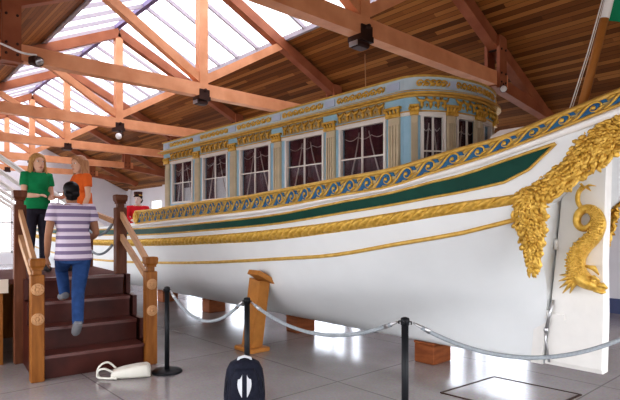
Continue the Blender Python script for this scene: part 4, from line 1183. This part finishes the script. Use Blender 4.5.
# woman in orange
p = W(-3.22, 7.22); v = (R0*-.62-F0*.75)
J = dict(hs=1.08, pelvis=(0, 0, .93), chest=(0, .0, 1.24), neck=(0, .01, 1.405), head=(0, .03, 1.52), head_yaw=.1, hem=.03,
         sh_l=(-.155, 0, 1.33), el_l=(-.185, .0, 1.06), wr_l=(-.20, .10, .84), sh_r=(.155, 0, 1.33), el_r=(.19, .10, 1.10), wr_r=(.14, .24, 1.04), hd_r=(.05, 1, .2), pn_r=(0, 0, -1),
         hip_l=(-.085, 0, .88), kn_l=(-.09, .02, .49), an_l=(-.095, -.01, .085), toe_l=(-.11, .14, .035), hip_r=(.085, 0, .88), kn_r=(.10, .03, .49), an_r=(.11, .0, .085), toe_r=(.135, .15, .035))
figure('person', 'person in orange polo with long brown hair standing on the platform', (p.x, p.y, TOP), face_rz(v), J, None, M['skin'], M['oshirt'], M['bjean'], M['shoed'], M['hairr'], 'long', .985)
# red-coated rower mannequin sitting in the bow
MX = -11.25; mz = 1.55
b = MB(); b.box(MX-.15, MX+.15, YA(MX)+.10, 2*YC-YA(MX)-.10, mz-.05, mz); b.build('rowing_bench', M['rail'], barge)
J = dict(pelvis=(0, 0, .10), chest=(0, .02, .42), neck=(0, .03, .60), head=(0, .06, .72), head_yaw=-.7, hem=.02,
         sh_l=(-.19, .02, .52), el_l=(-.27, .10, .28), wr_l=(-.18, .32, .24), sh_r=(.19, .02, .52), el_r=(.27, .10, .28), wr_r=(.18, .32, .24),
         hip_l=(-.09, .02, .09), kn_l=(-.12, .40, .08), an_l=(-.12, .42, -.18), toe_l=(-.12, .56, -.22), hip_r=(.09, .02, .09), kn_r=(.12, .40, .08), an_r=(.12, .42, -.18), toe_r=(.12, .56, -.22))
mq = figure('rower_mannequin', 'mannequin rower in scarlet coat and dark hat sitting in the barge bow', (MX, 4.85, mz), face_rz(Vector((1, -.2, 0))), J, None, M['pale'], M['red'], M['white'], M['shoed'], M['hairk'], 'short', 1.0, cat='mannequin', female=False, sleeve=1.0)
b = MB(); b.lathe((0, .05, .79), [(0, .10), (.09, .10), (.096, .08), (.088, .0), (.10, -.005), (.10, -.02), (0, -.02)], 18); b.build('hat', M['mahog'], mq)
b = MB(); b.lathe((0, .05, .79), [(.088, .012), (.094, .012), (.094, .03), (.088, .03)], 18); b.build('hat_band', M['goldflat'], mq)
b = MB(); b.tube([(-.075, .0, .58), (0, .10, .56), (.075, .0, .58)], .018, 7); b.build('coat_collar', M['goldflat'], mq)

# ================================================================== CAMERA, LIGHT
cam = bpy.data.cameras.new('camera'); co = bpy.data.objects.new('camera', cam); COL.objects.link(co)
cam.sensor_width = 36; cam.lens = 36*FPX/620; cam.shift_y = (HY-200)/620; cam.clip_start = .05
co.location = (0, 0, EYE)
co.rotation_euler = (PI/2, 0, math.atan2(F0.y, F0.x)-PI/2)
S.camera = co
w = bpy.data.worlds.new('overcast_sky'); S.world = w; w.use_nodes = True; nt = w.node_tree
bg = nt.nodes['Background']; tc = nt.nodes.new('ShaderNodeTexCoord'); sp = nt.nodes.new('ShaderNodeSeparateXYZ'); rp = nt.nodes.new('ShaderNodeValToRGB')
nt.links.new(tc.outputs['Generated'], sp.inputs[0]); mr = nt.nodes.new('ShaderNodeMapRange'); nt.links.new(sp.outputs[2], mr.inputs[0]); mr.inputs[1].default_value = -1
nt.links.new(mr.outputs[0], rp.inputs[0])
rp.color_ramp.elements[0].position = .45; rp.color_ramp.elements[0].color = (.32, .30, .29, 1)
rp.color_ramp.elements[1].position = .52; rp.color_ramp.elements[1].color = (.90, .92, .97, 1)
nt.links.new(rp.outputs[0], bg.inputs[0]); bg.inputs[1].default_value = 4.6
def area(name, loc, rot, sx, sy, e, col=(1, 1, 1)):
    l = bpy.data.lights.new(name, 'AREA'); l.shape = 'RECTANGLE'; l.size = sx; l.size_y = sy; l.energy = e; l.color = col
    o = bpy.data.objects.new(name, l); COL.objects.link(o); o.location = loc; o.rotation_euler = rot; return o
#area('skylight_daylight', (-10, YR, ZR+1.2), (0, 0, 0), 24, 3.4, 900, (1, .97, .95))
S.view_settings.view_transform = 'Standard'
S.view_settings.exposure = .28
S.view_settings.look = 'Medium High Contrast'
